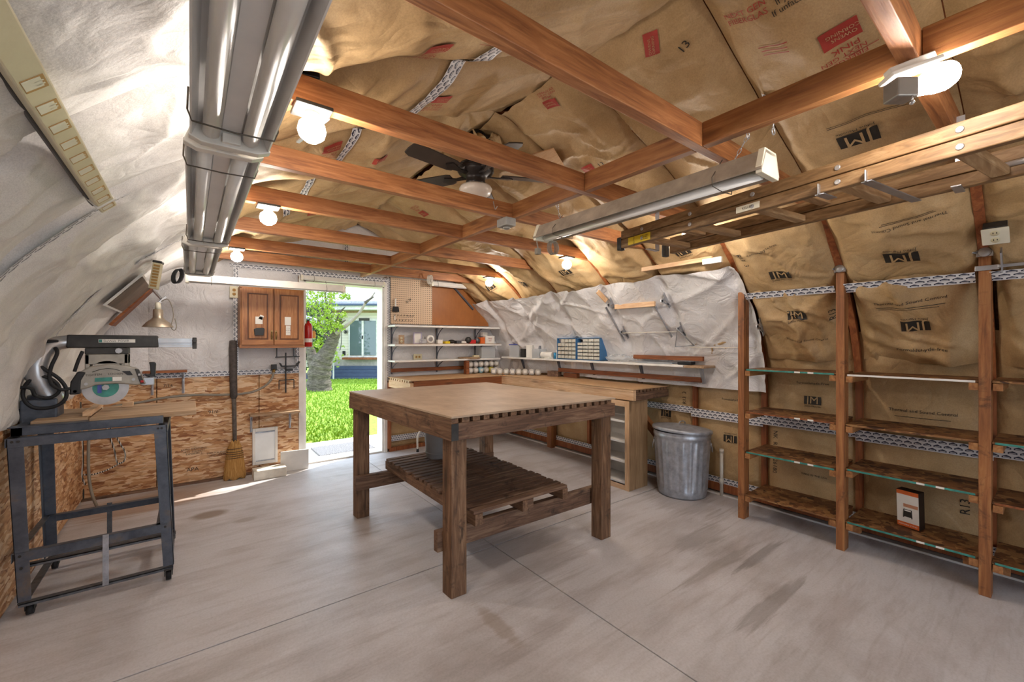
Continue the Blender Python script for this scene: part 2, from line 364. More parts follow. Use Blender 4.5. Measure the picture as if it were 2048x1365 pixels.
# ------------------------------------------------------------------ the bowed roof profile
HALF = [(2.23, 0), (2.23, .95), (2.215, 1.12), (2.12, 1.38), (1.97, 1.62), (1.8, 1.82), (1.6, 2.0), (1.38, 2.15), (1.1, 2.29), (.75, 2.43), (.42, 2.57), (.12, 2.70), (0, 2.73)]
PR = np.array([(1.49-d, z) for d, z in HALF] + [(1.49+d, z) for d, z in HALF[::-1][1:]])
SLn = np.concatenate([[0], np.cumsum(np.hypot(*np.diff(PR, axis=0).T))]); SMAX = SLn[-1]
_sd = np.arange(0, SMAX+.005, .005)
_px = np.interp(_sd, SLn, PR[:, 0]); _pz = np.interp(_sd, SLn, PR[:, 1])
def _smooth(a, k=31):
    pad = np.concatenate([2*a[0]-a[k:0:-1], a, 2*a[-1]-a[-2:-k-2:-1]]); return np.convolve(pad, np.ones(k)/k, 'same')[k:-k]
_px = _smooth(_px); _pz = _smooth(_pz)
_dx = np.gradient(_px, _sd); _dz = np.gradient(_pz, _sd); _ln = np.hypot(_dx, _dz)
def prof(s, off=0.):
    x = np.interp(s, _sd, _px); z = np.interp(s, _sd, _pz); nx = np.interp(s, _sd, _dz/_ln); nz = np.interp(s, _sd, -_dx/_ln)
    return x+nx*off, z+nz*off
def roof_z(x):
    k = len(_sd)//2
    return np.where(np.asarray(x) < 1.49, np.interp(x, _px[:k], _pz[:k]), np.interp(x, _px[k:], _pz[k:]))
def fract(a): return a-np.floor(a)
def _h(i, j, seed): return fract(np.sin(i*127.1+j*311.7+seed*74.7)*43758.5453)
def vn(x, y, seed=0.):
    i = np.floor(x); j = np.floor(y); fx = x-i; fy = y-j; fx = fx*fx*fx*(fx*(fx*6-15)+10); fy = fy*fy*fy*(fy*(fy*6-15)+10)
    return (_h(i, j, seed)*(1-fx)+_h(i+1, j, seed)*fx)*(1-fy)+(_h(i, j+1, seed)*(1-fx)+_h(i+1, j+1, seed)*fx)*fy
def fbm(x, y, seed=0., o=4):
    a = 0; k = .5
    for i in range(o): a = a+k*vn(x*2**i, y*2**i, seed+i*13.7); k *= .5
    return a
def folds(s, Y, ang, fs, fy, seed, sharp=3.):
    c, n = math.cos(ang), math.sin(ang); u = c*s+n*Y; v = -n*s+c*Y
    w = vn(u*1.3+5, v*1.3, seed+3)*.9
    r = 1-np.abs(2*vn(u*fs+w*2, v*fy+w, seed)-1)
    return r**sharp
def creases(s, Y, ang, f, seed):
    # thin raised folds, longer than wide, fading in and out
    c, n = math.cos(ang), math.sin(ang); u = c*s+n*Y; v = -n*s+c*Y
    r = np.abs(2*vn(u*f, v*f*.28, seed)-1); m_ = np.clip(vn(u*1.7, v*1.3, seed+5)*1.9-.6, 0, 1)
    return np.exp(-(r/.16)**2)*m_
class Batt:
    """facing of one insulation bay: a bulging, creased sheet between two rafters"""
    def __init__(s, s0, s1, Y0, Y1, amp=.03, wr=.018, seed=1., base=0., ang=.4, endtaper=.12, fs=2.2, sharp=3., edge=-.012):
        s.__dict__.update(locals())
    def disp(b, s, Y):
        t = np.clip((Y-b.Y0)/(b.Y1-b.Y0), 0, 1); e = np.abs(2*t-1)
        pil = 1-e**3.2
        et = np.clip(np.minimum(s-b.s0, b.s1-s)/b.endtaper, 0, 1); et = .35+.65*et*(2-et)
        edge = np.clip((1-e)/.18, 0, 1)
        wx = fbm(s*2.1, Y*2.1, b.seed+31)*.5
        w = folds(s+wx, Y, b.ang, b.fs, .7, b.seed, b.sharp)*.7 + folds(s, Y+wx, b.ang+1.1, b.fs*.8, .6, b.seed+9, b.sharp)*.4 + (fbm(s*3, Y*3, b.seed+4)-.5)*.6
        w = w + folds(s+wx, Y+wx, b.ang-.5, b.fs*2.2, 1.3, b.seed+21, b.sharp+1)*.35 + folds(s, Y, b.ang+.5, b.fs*3.6, 2., b.seed+27, 2.)*.12
        w = w + creases(s+wx*.4, Y, b.ang+.2, b.fs*1.5, b.seed+51)*.55 + creases(s, Y+wx*.4, b.ang-.9, b.fs*1.1, b.seed+57)*.45 + creases(s+wx*.3, Y, b.ang+.9, b.fs*2.2, b.seed+63)*.3
        ed = b.edge(s) if callable(b.edge) else b.edge
        return b.base + ed*(1-edge) + b.amp*pil*et + b.wr*(w-.5)*(.25+.75*edge)
    def pos(b, s, Y, off=0.):
        x, z = prof(s, b.disp(s, Y)+off); return np.stack([x, Y, z], -1)
    def build(b, name, mat, parent, st=.022):
        ns = max(6, int((b.s1-b.s0)/st)); nt = max(6, int((b.Y1-b.Y0)/st))
        ss, yy = np.meshgrid(np.linspace(b.s0, b.s1, ns), np.linspace(b.Y0, b.Y1, nt), indexing='ij')
        b.o = grid_obj(name, b.pos(ss, yy), mat, parent); return b
    def ink(b, name, verts, faces, s0, Y0, rot, mat, off=.005, maxl=.018):
        # lay a flat drawing (u right, v up as read from inside) onto the sheet
        bm = bmesh.new(); vv = [bm.verts.new((x, y, 0)) for x, y in verts]
        for f in faces:
            try: bm.faces.new([vv[i] for i in f])
            except ValueError: pass
        bmesh.ops.triangulate(bm, faces=bm.faces)
        for _ in range(4):
            ed = [e for e in bm.edges if e.calc_length() > maxl]
            if not ed: break
            bmesh.ops.subdivide_edges(bm, edges=ed, cuts=1); bmesh.ops.triangulate(bm, faces=bm.faces)
        co = np.array([v.co[:2] for v in bm.verts]); c, n = math.cos(rot), math.sin(rot)
        u = co[:, 0]*c-co[:, 1]*n; v = co[:, 0]*n+co[:, 1]*c
        sg = 1 if s0 > SMAX/2 else -1
        P = b.pos(s0-sg*v, Y0-sg*u, off)
        me = bpy.data.meshes.new(name); bm.verts.index_update()
        me.from_pydata((P-np.array(parent_world(b.o))).tolist(), [], [[v.index for v in f.verts] for f in bm.faces]); bm.free()
        me.materials.append(mat); o = bpy.data.objects.new(name, me); COL.objects.link(o); o.parent = b.o; return o
    def write(b, txt, s0, Y0, size, mat, rot=0., off=.005, name='printed_lettering'):
        me = text_mesh(txt, size); vs_ = [(v.co.x, v.co.y) for v in me.vertices]; fs_ = [tuple(p.vertices) for p in me.polygons]; bpy.data.meshes.remove(me)
        return b.ink(name, vs_, fs_, s0, Y0, rot, mat, off)
    def rect(b, w, h, s0, Y0, mat, rot=0., off=.004, name='printed_block', du=0, dv=0):
        return b.ink(name, [(du-w/2, dv-h/2), (du+w/2, dv-h/2), (du+w/2, dv+h/2), (du-w/2, dv+h/2)], [(0, 1, 2, 3)], s0, Y0, rot, mat, off)
# ------------------------------------------------------------------ setting: shell, floor, roof framing, insulation
YB = 5.0; YF = -2.3
RY = [-2.2, -1.58, -.97, -.36, .255, .87, 1.485, 2.08, 2.68, 3.39, 4.05, 4.64, 5.0]     # rafters / joists
JZ0, JZ1 = 2.09, 2.182
def shell(s0, s1, o0=-.11, o1=-.15):
    mb = MB(); ss = np.linspace(s0, s1, max(2, int((s1-s0)/.08))); a = np.stack(prof(ss, o0), -1); b = np.stack(prof(ss, o1), -1)
    for (p, q, r, t) in zip(a[:-1], a[1:], b[1:], b[:-1]):
        mb.prism([(p[0], YF-.05, p[1]), (q[0], YF-.05, q[1]), (r[0], YF-.05, r[1]), (t[0], YF-.05, t[1])], (0, YB+.2-YF, 0))
    return mb
wall_left = struct('wall_left', shell(0, 1.13), OSB); wall_right = struct('wall_right', shell(SMAX-1.13, SMAX), OSB); ceiling = struct('ceiling', shell(1.1, SMAX-1.1), JOISTY)
# floor: four slabs with open joints on a sub-base
fl = MB().box(-1.2, 4.2, YF-.3, 5.35, -.2, -.035); floor = struct('floor', fl, CONC)
for x0, x1 in ((-.95, 1.574), (1.580, 3.95)):
    for y0, y1 in ((YF-.2, 2.255), (2.263, 5.14)):
        MB().box(x0, x1, y0, y1, -.06, 0).build('floor_slab', CONC, floor, .002)
# back wall with the doorway
def arch_poly(x0, x1, z0, y, off=-.13, ztop=None):
    xs = [x0] + [x for x in np.linspace(-.74, 3.72, 60) if x0 < x < x1] + [x1]
    top = [(x, y, float(roof_z(x))-off*1.1 if ztop is None else ztop) for x in xs]
    return [(x0, y, z0), (x1, y, z0)] + top[::-1]
DX0, DX1, DZ = .972, 1.868, 2.015
wb = MB().prism(arch_poly(-.86, DX0, 0, 5.03), (0, .11, 0)).prism(arch_poly(DX1, 3.84, 0, 5.03), (0, .11, 0)).prism(arch_poly(DX0, DX1, DZ, 5.03), (0, .11, 0))
wall_back = struct('wall_back', wb, OSB)
GX0, GX1, GZ = .0, 2.44, 2.1      # unseen open garage doorway, added behind the viewpoint to let in fill daylight
wf = MB().prism(arch_poly(-.86, GX0, 0, YF-.1), (0, .1, 0)).prism(arch_poly(GX1, 3.84, 0, YF-.1), (0, .1, 0)).prism(arch_poly(GX0, GX1, GZ, YF-.1), (0, .1, 0))
wall_front = struct('wall_front', wf, OSB)
added_driveway = struct('added_driveway', MB().box(-12, 16, -26, YF-.2, -.25, -.01), plain('added_driveway_concrete', 'c9c4bc', .8, 0, .05, 12))  # unseen pale ground added to bounce sunlight in through the added doorway
# door frame
dr = MB().box(DX0, DX0+.028, 4.985, 5.16, 0, DZ).box(DX1-.028, DX1, 4.985, 5.16, 0, DZ).box(DX0, DX1, 4.985, 5.16, DZ-.028, DZ)
trim_1 = struct('trim_1', dr, WHITE, .003)
MB().box(DX0-.045, DX0+.006, 4.972, 4.99, 0, DZ+.02).build('casing', WHITE, trim_1, .002); MB().box(DX1-.006, DX1+.032, 4.972, 4.99, 0, DZ+.02).build('casing', WHITE, trim_1, .002)
MB().box(DX0-.045, DX1+.032, 4.97, 4.99, DZ, DZ+.035).build('head_casing', WHITE, trim_1, .002)
MB().box(DX0, DX1, 4.99, 5.2, 0, .018).build('threshold', ENAMEL, trim_1, .004)
# OSB lining of the low left walls
for i, (x0, x1) in enumerate(((-.72, -.243), (-.237, .557), (.563, .927))):
    p_ = MB().box(x0, x1, 4.985, 5.02, .018, 1.035).build('osb_panel', OSB, wall_back, .002)
    if i == 1:
        text_obj('printed_lettering', 'APA', .05, (.02, 4.983, .13), (1, 0, 0), (0, 0, 1), INK, p_); text_obj('printed_lettering', '7/16', .04, (-.16, 4.983, .93), (1, 0, 0), (0, 0, 1), INK, p_)
        text_obj('printed_lettering', 'RATED SHEATHING\n24/16  7/16 INCH\nEXPOSURE 1', .022, (.03, 4.983, .30), (1, 0, 0), (0, 0, 1), INK, p_)
        text_obj('printed_lettering', '7/16', .045, (.18, 4.983, .66), (-1, 0, 0), (0, 0, -1), INK, p_); text_obj('printed_lettering', 'SIZED FOR SPACING\n000 - PS 2-04', .02, (.22, 4.983, .25), (1, 0, 0), (0, 0, 1), INK, p_)
y = YF+.05; k = 0
for y0, y1 in ((YF, -1.02), (-1.01, .2), (.21, 1.42), (1.43, 2.64), (2.65, 3.86), (3.87, 4.98)):
    MB().box(-.745, -.715, y0, y1, .018, .95).build('osb_panel', OSB, wall_left, .002)
# bottom plates
MB().box(-.72, .93, 4.95, 4.985, 0, .02).build('bottom_plate', DARK_X, wall_back); 
MB().box(1.92, 3.72, 4.96, 5.0, .0, .045).build('bottom_plate', RAFT, wall_back, .002); MB().box(3.66, 3.72, YF, 4.96, .0, .012).build('bottom_plate', WHITE, wall_right); MB().box(3.675, 3.72, YF, 4.96, .03, .1).build('bottom_plate', RAFT, wall_right, .002)
# roof framing
def rafter(y):
    ss = np.linspace(.02, SMAX-.02, 110); a = np.stack(prof(ss, np.interp(ss, [5.1, 5.4], [-.016, .003])), -1); b = np.stack(prof(ss, -.1), -1); mb = MB()
    n = len(ss); vs_ = []
    for yy in (y-.019, y+.019):
        for p in a: vs_.append((p[0], yy, p[1]))
        for p in b: vs_.append((p[0], yy, p[1]))
    f = []
    for i in range(n-1):
        f += [(i, i+1, n+i+1, n+i), (2*n+i, 3*n+i, 3*n+i+1, 2*n+i+1), (i, 2*n+i, 2*n+i+1, i+1), (n+i, n+i+1, 3*n+i+1, 3*n+i)]
    mb.add(vs_, f); return mb
for y in RY[:-1]: rafter(y).build('rafter', RAFT, ceiling)
BX0, BX1 = 1.575, 1.613      # line of blocking
for i, y in enumerate(RY[2:12]):
    def xe(z, side):   # where the joist meets the roof slope
        k = len(_sd)//2
        return float(np.interp(z, _pz[:k], _px[:k])) if side < 0 else float(np.interp(-z, -_pz[k:], _px[k:]))
    j0 = [(xe(JZ0, -1)+.02, y-.021, JZ0), (xe(JZ0, 1)-.02, y-.021, JZ0), (xe(JZ1, 1)-.02, y-.021, JZ1), (xe(JZ1, -1)+.02, y-.021, JZ1)]
    MB().prism(j0, (0, .042, 0)).build('joist', JOIST, ceiling, .003)
for y0, y1 in zip(RY[2:11], RY[3:12]):
    MB().box(BX0, BX1, y0+.022, y1-.022, JZ0, JZ1).build('blocking', JOISTY, ceiling, .002)
MB().box(BX0, BX1, RY[11]+.022, 4.97, JZ0, JZ1).build('blocking', PINE_Y, ceiling, .002)
# insulation facings
BAYS = list(zip(RY[:-1], RY[1:]))
right_up, right_mid, right_low, left_k = {}, {}, {}, {}
for i, (y0, y1) in enumerate(BAYS):
    sd_ = i*3.17+1
    near = y1 > -.5
    st = (.014 if -.4 < y0 < 2.5 else .018) if near else .05
    Batt(.91, 2.5, y0+.0005, y1-.0005, .03, .04, 5.3, .008, .9, .05, 1.6, 2.6, -.014).build('foil_facing', SILVER, wall_left, st)
    left_k[i] = Batt(2.46, SMAX/2-.01, y0+.001, y1-.001, .055, .06, 47.1, .014, .35, .2, 1.6, 2.6, -.014).build('kraft_facing', KRAFT, ceiling, st)
    right_up[i] = Batt(SMAX/2-.03, 6.15 if y0 < 1.4 else 5.95, y0+.002, y1-.002, .045, .058, 88.4, .012, 1.0, .2, 1.9, 2.8, lambda s: np.interp(s, [5.2, 5.5], [-.014, -.034])).build('kraft_facing', KRAFT, ceiling, st)
    if y0 < 1.6:
        right_mid[i] = Batt(6.11, 6.74, y0+.03, y1-.035, .055, .07, sd_+120, .012, 1.25, .1, 2.6, 2.6, -.03).build('kraft_facing', KRAFT, wall_right, st)
    right_low[i] = Batt(6.55 if y0 < 1.6 else 6.9, SMAX-.09, y0+.012, y1-.012, .03, .026, sd_+160, -.02, .9, .12, 2.0, 2.6, -.02).build('kraft_facing', KRAFT, wall_right, st)
# wrinkled white sheet stapled over the right slope
class Sheet(Batt):
    def disp(b, s, Y):
        a = 0
        for yr in (1.485, 2.08, 2.68, 3.39, 4.05, 4.64):
            d = np.abs(Y-yr)
            a = np.maximum(a, np.exp(-(d/.05)**2))
        w = folds(s, Y, .5, 1.6, .6, 3, 3)*.6+folds(s, Y, -.6, 1.8, .5, 17, 3)*.6+folds(s, Y, 1.3, 2.4, 1.0, 29, 4)*.5+(fbm(s*3, Y*3, 6)-.5)*.8+creases(s, Y, .3, 3.2, 71)*.5+creases(s, Y, -.7, 3.0, 77)*.5+creases(s, Y, 1.2, 3.4, 83)*.35
        pin = 0
        for sp in (5.95, 6.25, 6.55): pin = np.maximum(pin, np.exp(-((s-sp)/.08)**2)*a)
        return .07 + .03*(1-a) + .045*(w-.5)*(1-.5*a) - .03*pin
foil_sheet = Sheet(5.84, 7.02, 1.43, 4.985).build('foil_sheet', FOIL, wall_right, .014)
# end wall facings
def endsheet(name, x0, x1, z0, ztop, mat, seed, base=.0, amp=.02, wr=.012, st=.03):
    nx = max(4, int((x1-x0)/st)); nz = 40
    X = np.linspace(x0, x1, nx); V = np.linspace(0, 1, nz); xx, vv = np.meshgrid(X, V, indexing='ij')
    zt = roof_z(xx)-.005 if ztop is None else np.minimum(roof_z(xx)-.005, ztop)
    zz = z0+(zt-z0)*vv
    d = amp*(1-np.abs(2*(xx-x0)/(x1-x0)-1)**4)*np.sin(np.pi*np.clip(vv, 0, 1))**.5 + wr*(folds(zz, xx, .6, 2.2, .8, seed)+fbm(zz*4, xx*4, seed)-.9)
    return grid_obj(name, np.stack([xx, 5.012-base-np.maximum(d, -.015), zz], -1), mat, wall_back)
for j, (x0, x1) in enumerate(((-.72, -.30), (-.30, .34), (.34, .925))): endsheet('foil_facing', x0, x1, 1.0, None, FOIL, 3+j*5)
endsheet('foil_facing', .925, 1.90, DZ+.03, None, FOIL, 25)
for j, (x0, x1) in enumerate(((1.90, 2.56), (2.56, 3.15), (3.15, 3.70))): endsheet('foil_facing', x0, x1, .86, None, FOIL, 31+j*5)
for j, (x0, x1) in enumerate(((1.93, 2.56), (2.56, 3.15), (3.15, 3.70))): endsheet('kraft_facing', x0, x1, .05, .9, KRAFT, 51+j*5)
MB().box(1.90, 1.94, 4.95, 5.0, .04, .84).build('stud', RAFT, wall_back, .002)
# printed seam tapes
def tape_uv(n, m, L, w, pitch): 
    u, v = np.meshgrid(np.linspace(0, L/pitch, n), np.linspace(0, 1, m)*max(1, round(w/.022)), indexing='ij'); return np.stack([u, v], -1)
def tape_roof(b_or_off, s0, w, y0, y1, parent, pitch=.05, ds=0.):
    n = max(8, int(abs(y1-y0)/.03)); m = 4
    yy = np.linspace(y1, y0, n)[:, None]*np.ones((1, m)); ss = s0+ds*np.linspace(0, 1, n)[:, None]+np.linspace(w/2, -w/2, m)[None, :]*np.ones((n, 1))
    off = b_or_off.disp(ss, yy)+.006 if isinstance(b_or_off, Batt) else b_or_off+.004*(vn(yy*3, ss*5, 3)-.5)
    x, z = prof(ss, off); return grid_obj('seam_tape', np.stack([x, yy, z], -1), TAPE, parent, tape_uv(n, m, abs(y1-y0), w, pitch))
for (i, ww) in ((3, .06), (4, .07), (5, .055)):
    tape_roof(.075, 6.14, ww, BAYS[i][0]+.03, BAYS[i][1]-.02, wall_right)
for i, (y0, y1) in enumerate(BAYS[3:9]): tape_roof(.042, 7.25+.02*(i % 2), .075 if y0 < 2 else .06, y0-.01, y1+.01, wall_right, .045)
tape_roof(.04, 7.83, .05, -.3, 4.95, wall_right, .04)
def tape_flat(x0, x1, z0, z1, y, parent, vert=False, pitch=.045):
    n = 12
    if not vert:
        xx, zz = np.meshgrid(np.linspace(x0, x1, n), np.linspace(z0, z1, 3), indexing='ij'); uv = tape_uv(n, 3, x1-x0, z1-z0, pitch)
    else:
        zz, xx = np.meshgrid(np.linspace(z0, z1, n), np.linspace(x1, x0, 3), indexing='ij'); uv = tape_uv(n, 3, z1-z0, x1-x0, pitch)
    return grid_obj('seam_tape', np.stack([xx, np.full_like(xx, y), zz], -1), TAPE, parent, uv)
tape_flat(-.72, .93, 1.0, 1.05, 4.978, wall_back); tape_flat(.34, .385, 1.05, 2.09, 4.975, wall_back, True); tape_flat(.895, .93, 1.05, 1.32, 4.974, wall_back, True)
tape_flat(.31, 1.3, 2.07, 2.11, 4.974, wall_back); tape_flat(.86, 1.93, 2.05, 2.10, 4.973, wall_back); tape_flat(1.90, 1.935, .9, 2.12, 4.972, wall_back, True, .03)
tape_flat(1.95, 3.66, .12, .19, 4.972, wall_back, False, .03); tape_flat(1.4, 1.44, 2.13, 2.45, 4.974, wall_back, True)
n = 60
yy = np.linspace(1.0, 5.0, n)[:, None]*np.ones((1, 3)); ss = .955+np.linspace(-.035, .035, 3)[None, :]*np.ones((n, 1)); x, z = prof(ss, .034); grid_obj('seam_tape', np.stack([x, yy, z], -1), TAPE, wall_left, tape_uv(n, 3, 4., .07, .05))
# taped seams running up the left foil slope
for yk, sA, sB, dy in ((2.08, 1.3, 2.35, .10), (3.39, 1.2, 2.3, .12), (.87, 1.2, 2.2, .0)):
    n_ = 30; t_ = np.linspace(0, 1, n_)[:, None]; q_ = np.linspace(-.02, .02, 3)[None, :]; ss = sA+(sB-sA)*t_+0*q_; yy = yk+dy*t_+q_
    x, z = prof(ss, .034); grid_obj('seam_tape', np.stack([x, yy, z], -1), TAPE, wall_left, tape_uv(n_, 3, sB-sA, .04, .05))
# strips of tape over the ridge bays
def tape_line(b, sA, YA, sB, YB_, w, parent):
    n, m = 40, 4; t = np.linspace(0, 1, n)[:, None]; du = np.array([sB-sA, YB_-YA]); L = np.hypot(*du); nn = np.array([-du[1], du[0]])/L; q = np.linspace(-w/2, w/2, m)[None, :]
    ss = sA+du[0]*t+nn[0]*q; yy = YA+du[1]*t+nn[1]*q
    d = np.zeros_like(ss)-1
    for bb in b: 
        ins = (yy >= bb.Y0-.03) & (yy <= bb.Y1+.03); d = np.where(ins, np.maximum(d, bb.disp(ss, yy)), d)
    d = np.maximum(d, .0)+.012
    x, z = prof(ss, d); return grid_obj('seam_tape', np.stack([x, yy, z], -1), TAPE, parent, tape_uv(n, m, L, w, .045))
tape_line(list(left_k.values())[5:8], 3.36, 1.15, 3.22, 1.95, .07, ceiling); tape_line(list(left_k.values())[6:9], 3.10, 1.85, 3.0, 2.5, .05, ceiling); tape_line(list(left_k.values())[8:11], 2.98, 2.7, 2.95, 3.5, .05, ceiling)
tape_line([right_up[4]], 4.62, .80, 4.74, .83, .07, ceiling)
# printed marks on the facings
def logo_jm(b, s0, Y0, w=.13, rot=0., cap=True):
    h = w*.56; c, n = math.cos(rot), math.sin(rot)
    b.rect(w, h, s0, Y0, INK, rot, .006, 'printed_logo')
    b.write('JM', s0, Y0, h*1.25, KRAFT, rot, .010, 'logo_letters')
    sg = 1 if s0 > SMAX/2 else -1; dv = -h*.72
    u, v = -dv*n, dv*c
    if cap: b.write('Johns Manville', s0-sg*v, Y0-sg*u, w*.165, INK, rot, .007)
PI = math.pi
logo_jm(right_up[5], 5.966, 1.173, .13); logo_jm(right_mid[5], 6.335, 1.15, .12); logo_jm(right_low[5], 7.06, 1.138, .11)
logo_jm(right_up[4], 5.946, .557, .15, PI); logo_jm(right_mid[4], 6.45, .545, .13, PI); logo_jm(right_up[4], 5.055, .58, .15, PI)
logo_jm(right_low[6], 7.46, 1.75, .11, PI); logo_jm(right_low[7], 7.32, 2.36, .11); logo_jm(right_up[6], 5.62, 1.75, .13, .2); logo_jm(right_up[8], 5.62, 3.0, .14, .1); logo_jm(right_up[9], 5.66, 3.7, .14); logo_jm(right_up[10], 5.62, 4.3, .14, .1)
logo_jm(right_low[9], 7.6, 3.9, .13); logo_jm(right_low[8], 7.75, 3.1, .1, PI); logo_jm(right_low[10], 7.5, 4.3, .12)
b = right_mid[4]; b.write('Thermal and Sound Control', 6.27, .56, .028, INK); b.rect(.30, .004, 6.31, .56, INK); b.rect(.27, .003, 6.325, .57, INK); b.write('Formaldehyde-free', 6.63, .53, .030, INK)
b = right_low[4]; b.write('Thermal and Sound Control', 7.07, .55, .028, INK); b.rect(.26, .003, 7.11, .55, INK); b.write('R13', 7.62, .36, .06, INK, PI/2)
b = right_up[4]; b.write('Thermal and Sound Control', 5.70, .50, .026, INK, PI+.06); b.rect(.22, .003, 5.67, .5, INK, .06); b.rect(.2, .003, 5.66, .5, INK, .06); b.rect(.3, .003, 4.93, .52, INK); b.rect(.3, .003, 4.94, .52, INK)
b = right_up[5]; b.write('Formaldehyde-free', 5.72, 1.22, .028, INK, .35); b.write('R13  3', 5.80, 1.37, .05, INK, -PI/2+.2)
b = right_mid[5]; b.write('Thermal and Sound Control', 6.55, 1.13, .022, INK, -.08); b.write('R13', 6.36, .95, .05, INK, PI/2)
b = right_low[5]; b.write('Formaldehyde-Free', 6.93, 1.14, .026, INK); b.write('MADE IN THE USA', 7.62, 1.13, .02, INK); b.write('NK  R  ET 226180', 7.5, 1.40, .045, INK, -PI/2)
b = right_low[6]; b.write('Formaldehyde-free', 7.12, 1.72, .025, INK); b = right_low[7]; b.write('R13  3', 7.15, 2.18, .045, INK, PI/2)
def logo_oc(b, s0, Y0, w=.10, rot=0., words=True):
    c, n = math.cos(rot), math.sin(rot); sg = 1 if s0 > SMAX/2 else -1
    def at(u, v): uu = u*c-v*n; vv = u*n+v*c; return s0-sg*vv, Y0-sg*uu
    b.rect(w, w*.72, s0, Y0, REDINK, rot, .006, 'printed_logo'); b.write('OWENS\nCORNING', *at(-.01, 0), w*.19, KRAFT, rot, .009, 'logo_letters')
    if words: b.write('PINK', *at(0, w*.6), w*.34, REDINK, rot, .006); b.write('NEXT GEN', *at(w*.12, w*.88), w*.25, REDINK, rot, .006); b.write('FIBERGLAS', *at(w*.12, w*1.12), w*.25, REDINK, rot, .006)
logo_oc(right_up[4], 4.46, .50, .115, PI); logo_oc(right_up[5], 4.10, 1.08, .09, PI/2-.3, False); logo_oc(left_k[5], 3.10, 1.34, .10, -PI/2); logo_oc(right_up[6], 4.08, 1.70, .09, -.2); logo_oc(right_up[6], 4.60, 1.87, .08, -.1, False)
logo_oc(left_k[6], 3.35, 1.75, .09, -PI/2, True); logo_oc(left_k[7], 2.95, 2.2, .10, -PI/2); logo_oc(left_k[7], 3.3, 2.45, .09, -PI/2, False); logo_oc(left_k[9], 3.2, 3.7, .1, -PI/2, False); logo_oc(right_up[8], 4.5, 3.0, .1, 0); logo_oc(right_up[9], 4.3, 3.7, .1, 0)
b = right_up[4]; b.write('NEXT GEN\nFIBERGLAS', 4.22, .74, .032, REDINK, 0); b.rect(.11, .004, 4.38, .70, REDINK); b.rect(.1, .004, 4.40, .70, REDINK); b.rect(.1, .004, 4.42, .70, REDINK); b.rect(.09, .003, 4.60, .67, REDINK); b.rect(.09, .003, 4.58, .46, REDINK)
b.write('If you\nIf unfaced', 4.24, .60, .030, INK, .1)
b = right_up[6]; b.write('13', 4.62, 1.78, .05, INK); b = right_up[5]; b.rect(.1, .003, 4.6, 1.2, REDINK); b.rect(.1, .003, 4.35, 1.35, REDINK); b.write('13', 4.2, .98, .05, INK, .3)
b = left_k[5]; b.rect(.13, .003, 3.02, 1.1, REDINK, PI/2); b.rect(.11, .003, 3.3, 1.28, REDINK, PI/2)
# ------------------------------------------------------------------ large things
def box(name, a, mat, parent, bevel=.002): return MB().box(*a).build(name, mat, parent, bevel)
# --- worktable in the middle of the floor
t = thing('worktable', 'heavy wooden worktable with brown hardboard top and four square legs, mid floor', 'table', (1.65, 2.6, 0))
def shear(q): return Vector((q.x-.055*(q.y-1.9), q.y-.022*(q.x-1.06), q.z))
def tb(name, a, mat, bev=.003, par=None): return MB().box(*a).xf(shear).build(name, mat, par or t, bev)
TX0, TX1, TY0, TY1 = 1.045, 2.29, 1.872, 3.32
tb('tabletop', (TX0, TX1, TY0, TY1, .943, .955), TOPM, .002)
x = TX0+.002
while x < TX1-.03:
    w = random.uniform(.035, .05); tb('deck_slat', (x, min(x+w, TX1), TY0+.004, TY1-.004, .918, .942), DARK_Y, .001); x += w+random.uniform(.02, .03)
tb('apron', (TX0+.04, TX1-.0, TY0+.002, TY0+.042, .828, .917), DARK_X); tb('apron', (TX0, TX0+.038, TY0, TY1, .828, .917), DARK_Y); tb('apron', (TX0+.04, TX1, TY1-.042, TY1, .828, .917), DARK_X); tb('apron', (TX1-.038, TX1, TY0+.044, TY1-.044, .828, .917), DARK_Y)
tb('corner_plate', (TX0-.001, TX0+.039, TY0-.003, TY0-.0005, .83, .916), DGREY, 0)
for x0, y0 in ((1.072, 1.918), (2.192, 1.905), (1.072, 3.225), (2.19, 3.2)): tb('leg', (x0, x0+.092, y0, y0+.088, 0, .827), DARK_Z, .004)
tb('stretcher', (1.045, 2.285, 2.008, 2.048, .215, .325), DARK_X); tb('stretcher', (1.045, 2.27, 3.18, 3.22, .225, .33), DARK_X)
# slatted pallet resting on the stretchers
pl = thing('slatted_pallet', 'slatted wooden pallet lying as a low shelf under the worktable', 'pallet', (1.57, 2.6, .33))
def pb(name, a, mat, bev=.002): return MB().box(*a).build(name, mat, pl, bev)
for x0, x1 in ((1.225, 1.275), (1.555, 1.595), (1.88, 1.925)): pb('runner', (x0, x1, 1.93, 3.25, .331, .395), DARK_Y)
pb('runner_end', (1.56, 1.65, 1.945, 2.0, .331, .395), DARK_X)
yy = 1.93
while yy < 3.22:
    dx = random.uniform(-.012, .012); pb('slat', (1.22+dx, 1.925+dx, yy, yy+.047, .396, .416), DARK_X, .003); yy += .066
bk = thing('waste_bin', 'plain grey plastic bin standing on the slatted pallet under the table', 'bin', (1.58, 3.03, .416))
MB().lathe([(.0, .417), (.095, .417), (.1, .43), (.122, .70), (.127, .705), (.127, .715), (.118, .715), (.095, .45), (0, .445)], (1.58, 3.03, 0), 28).build('body', plain('grey_bin', '8d8a88', .5, 0, .05), bk)
MB().lathe([(.104, .455), (.107, .458), (.107, .464), (.1045, .467)], (1.58, 3.03, 0), 28).build('rib', 'grey_bin', bk)

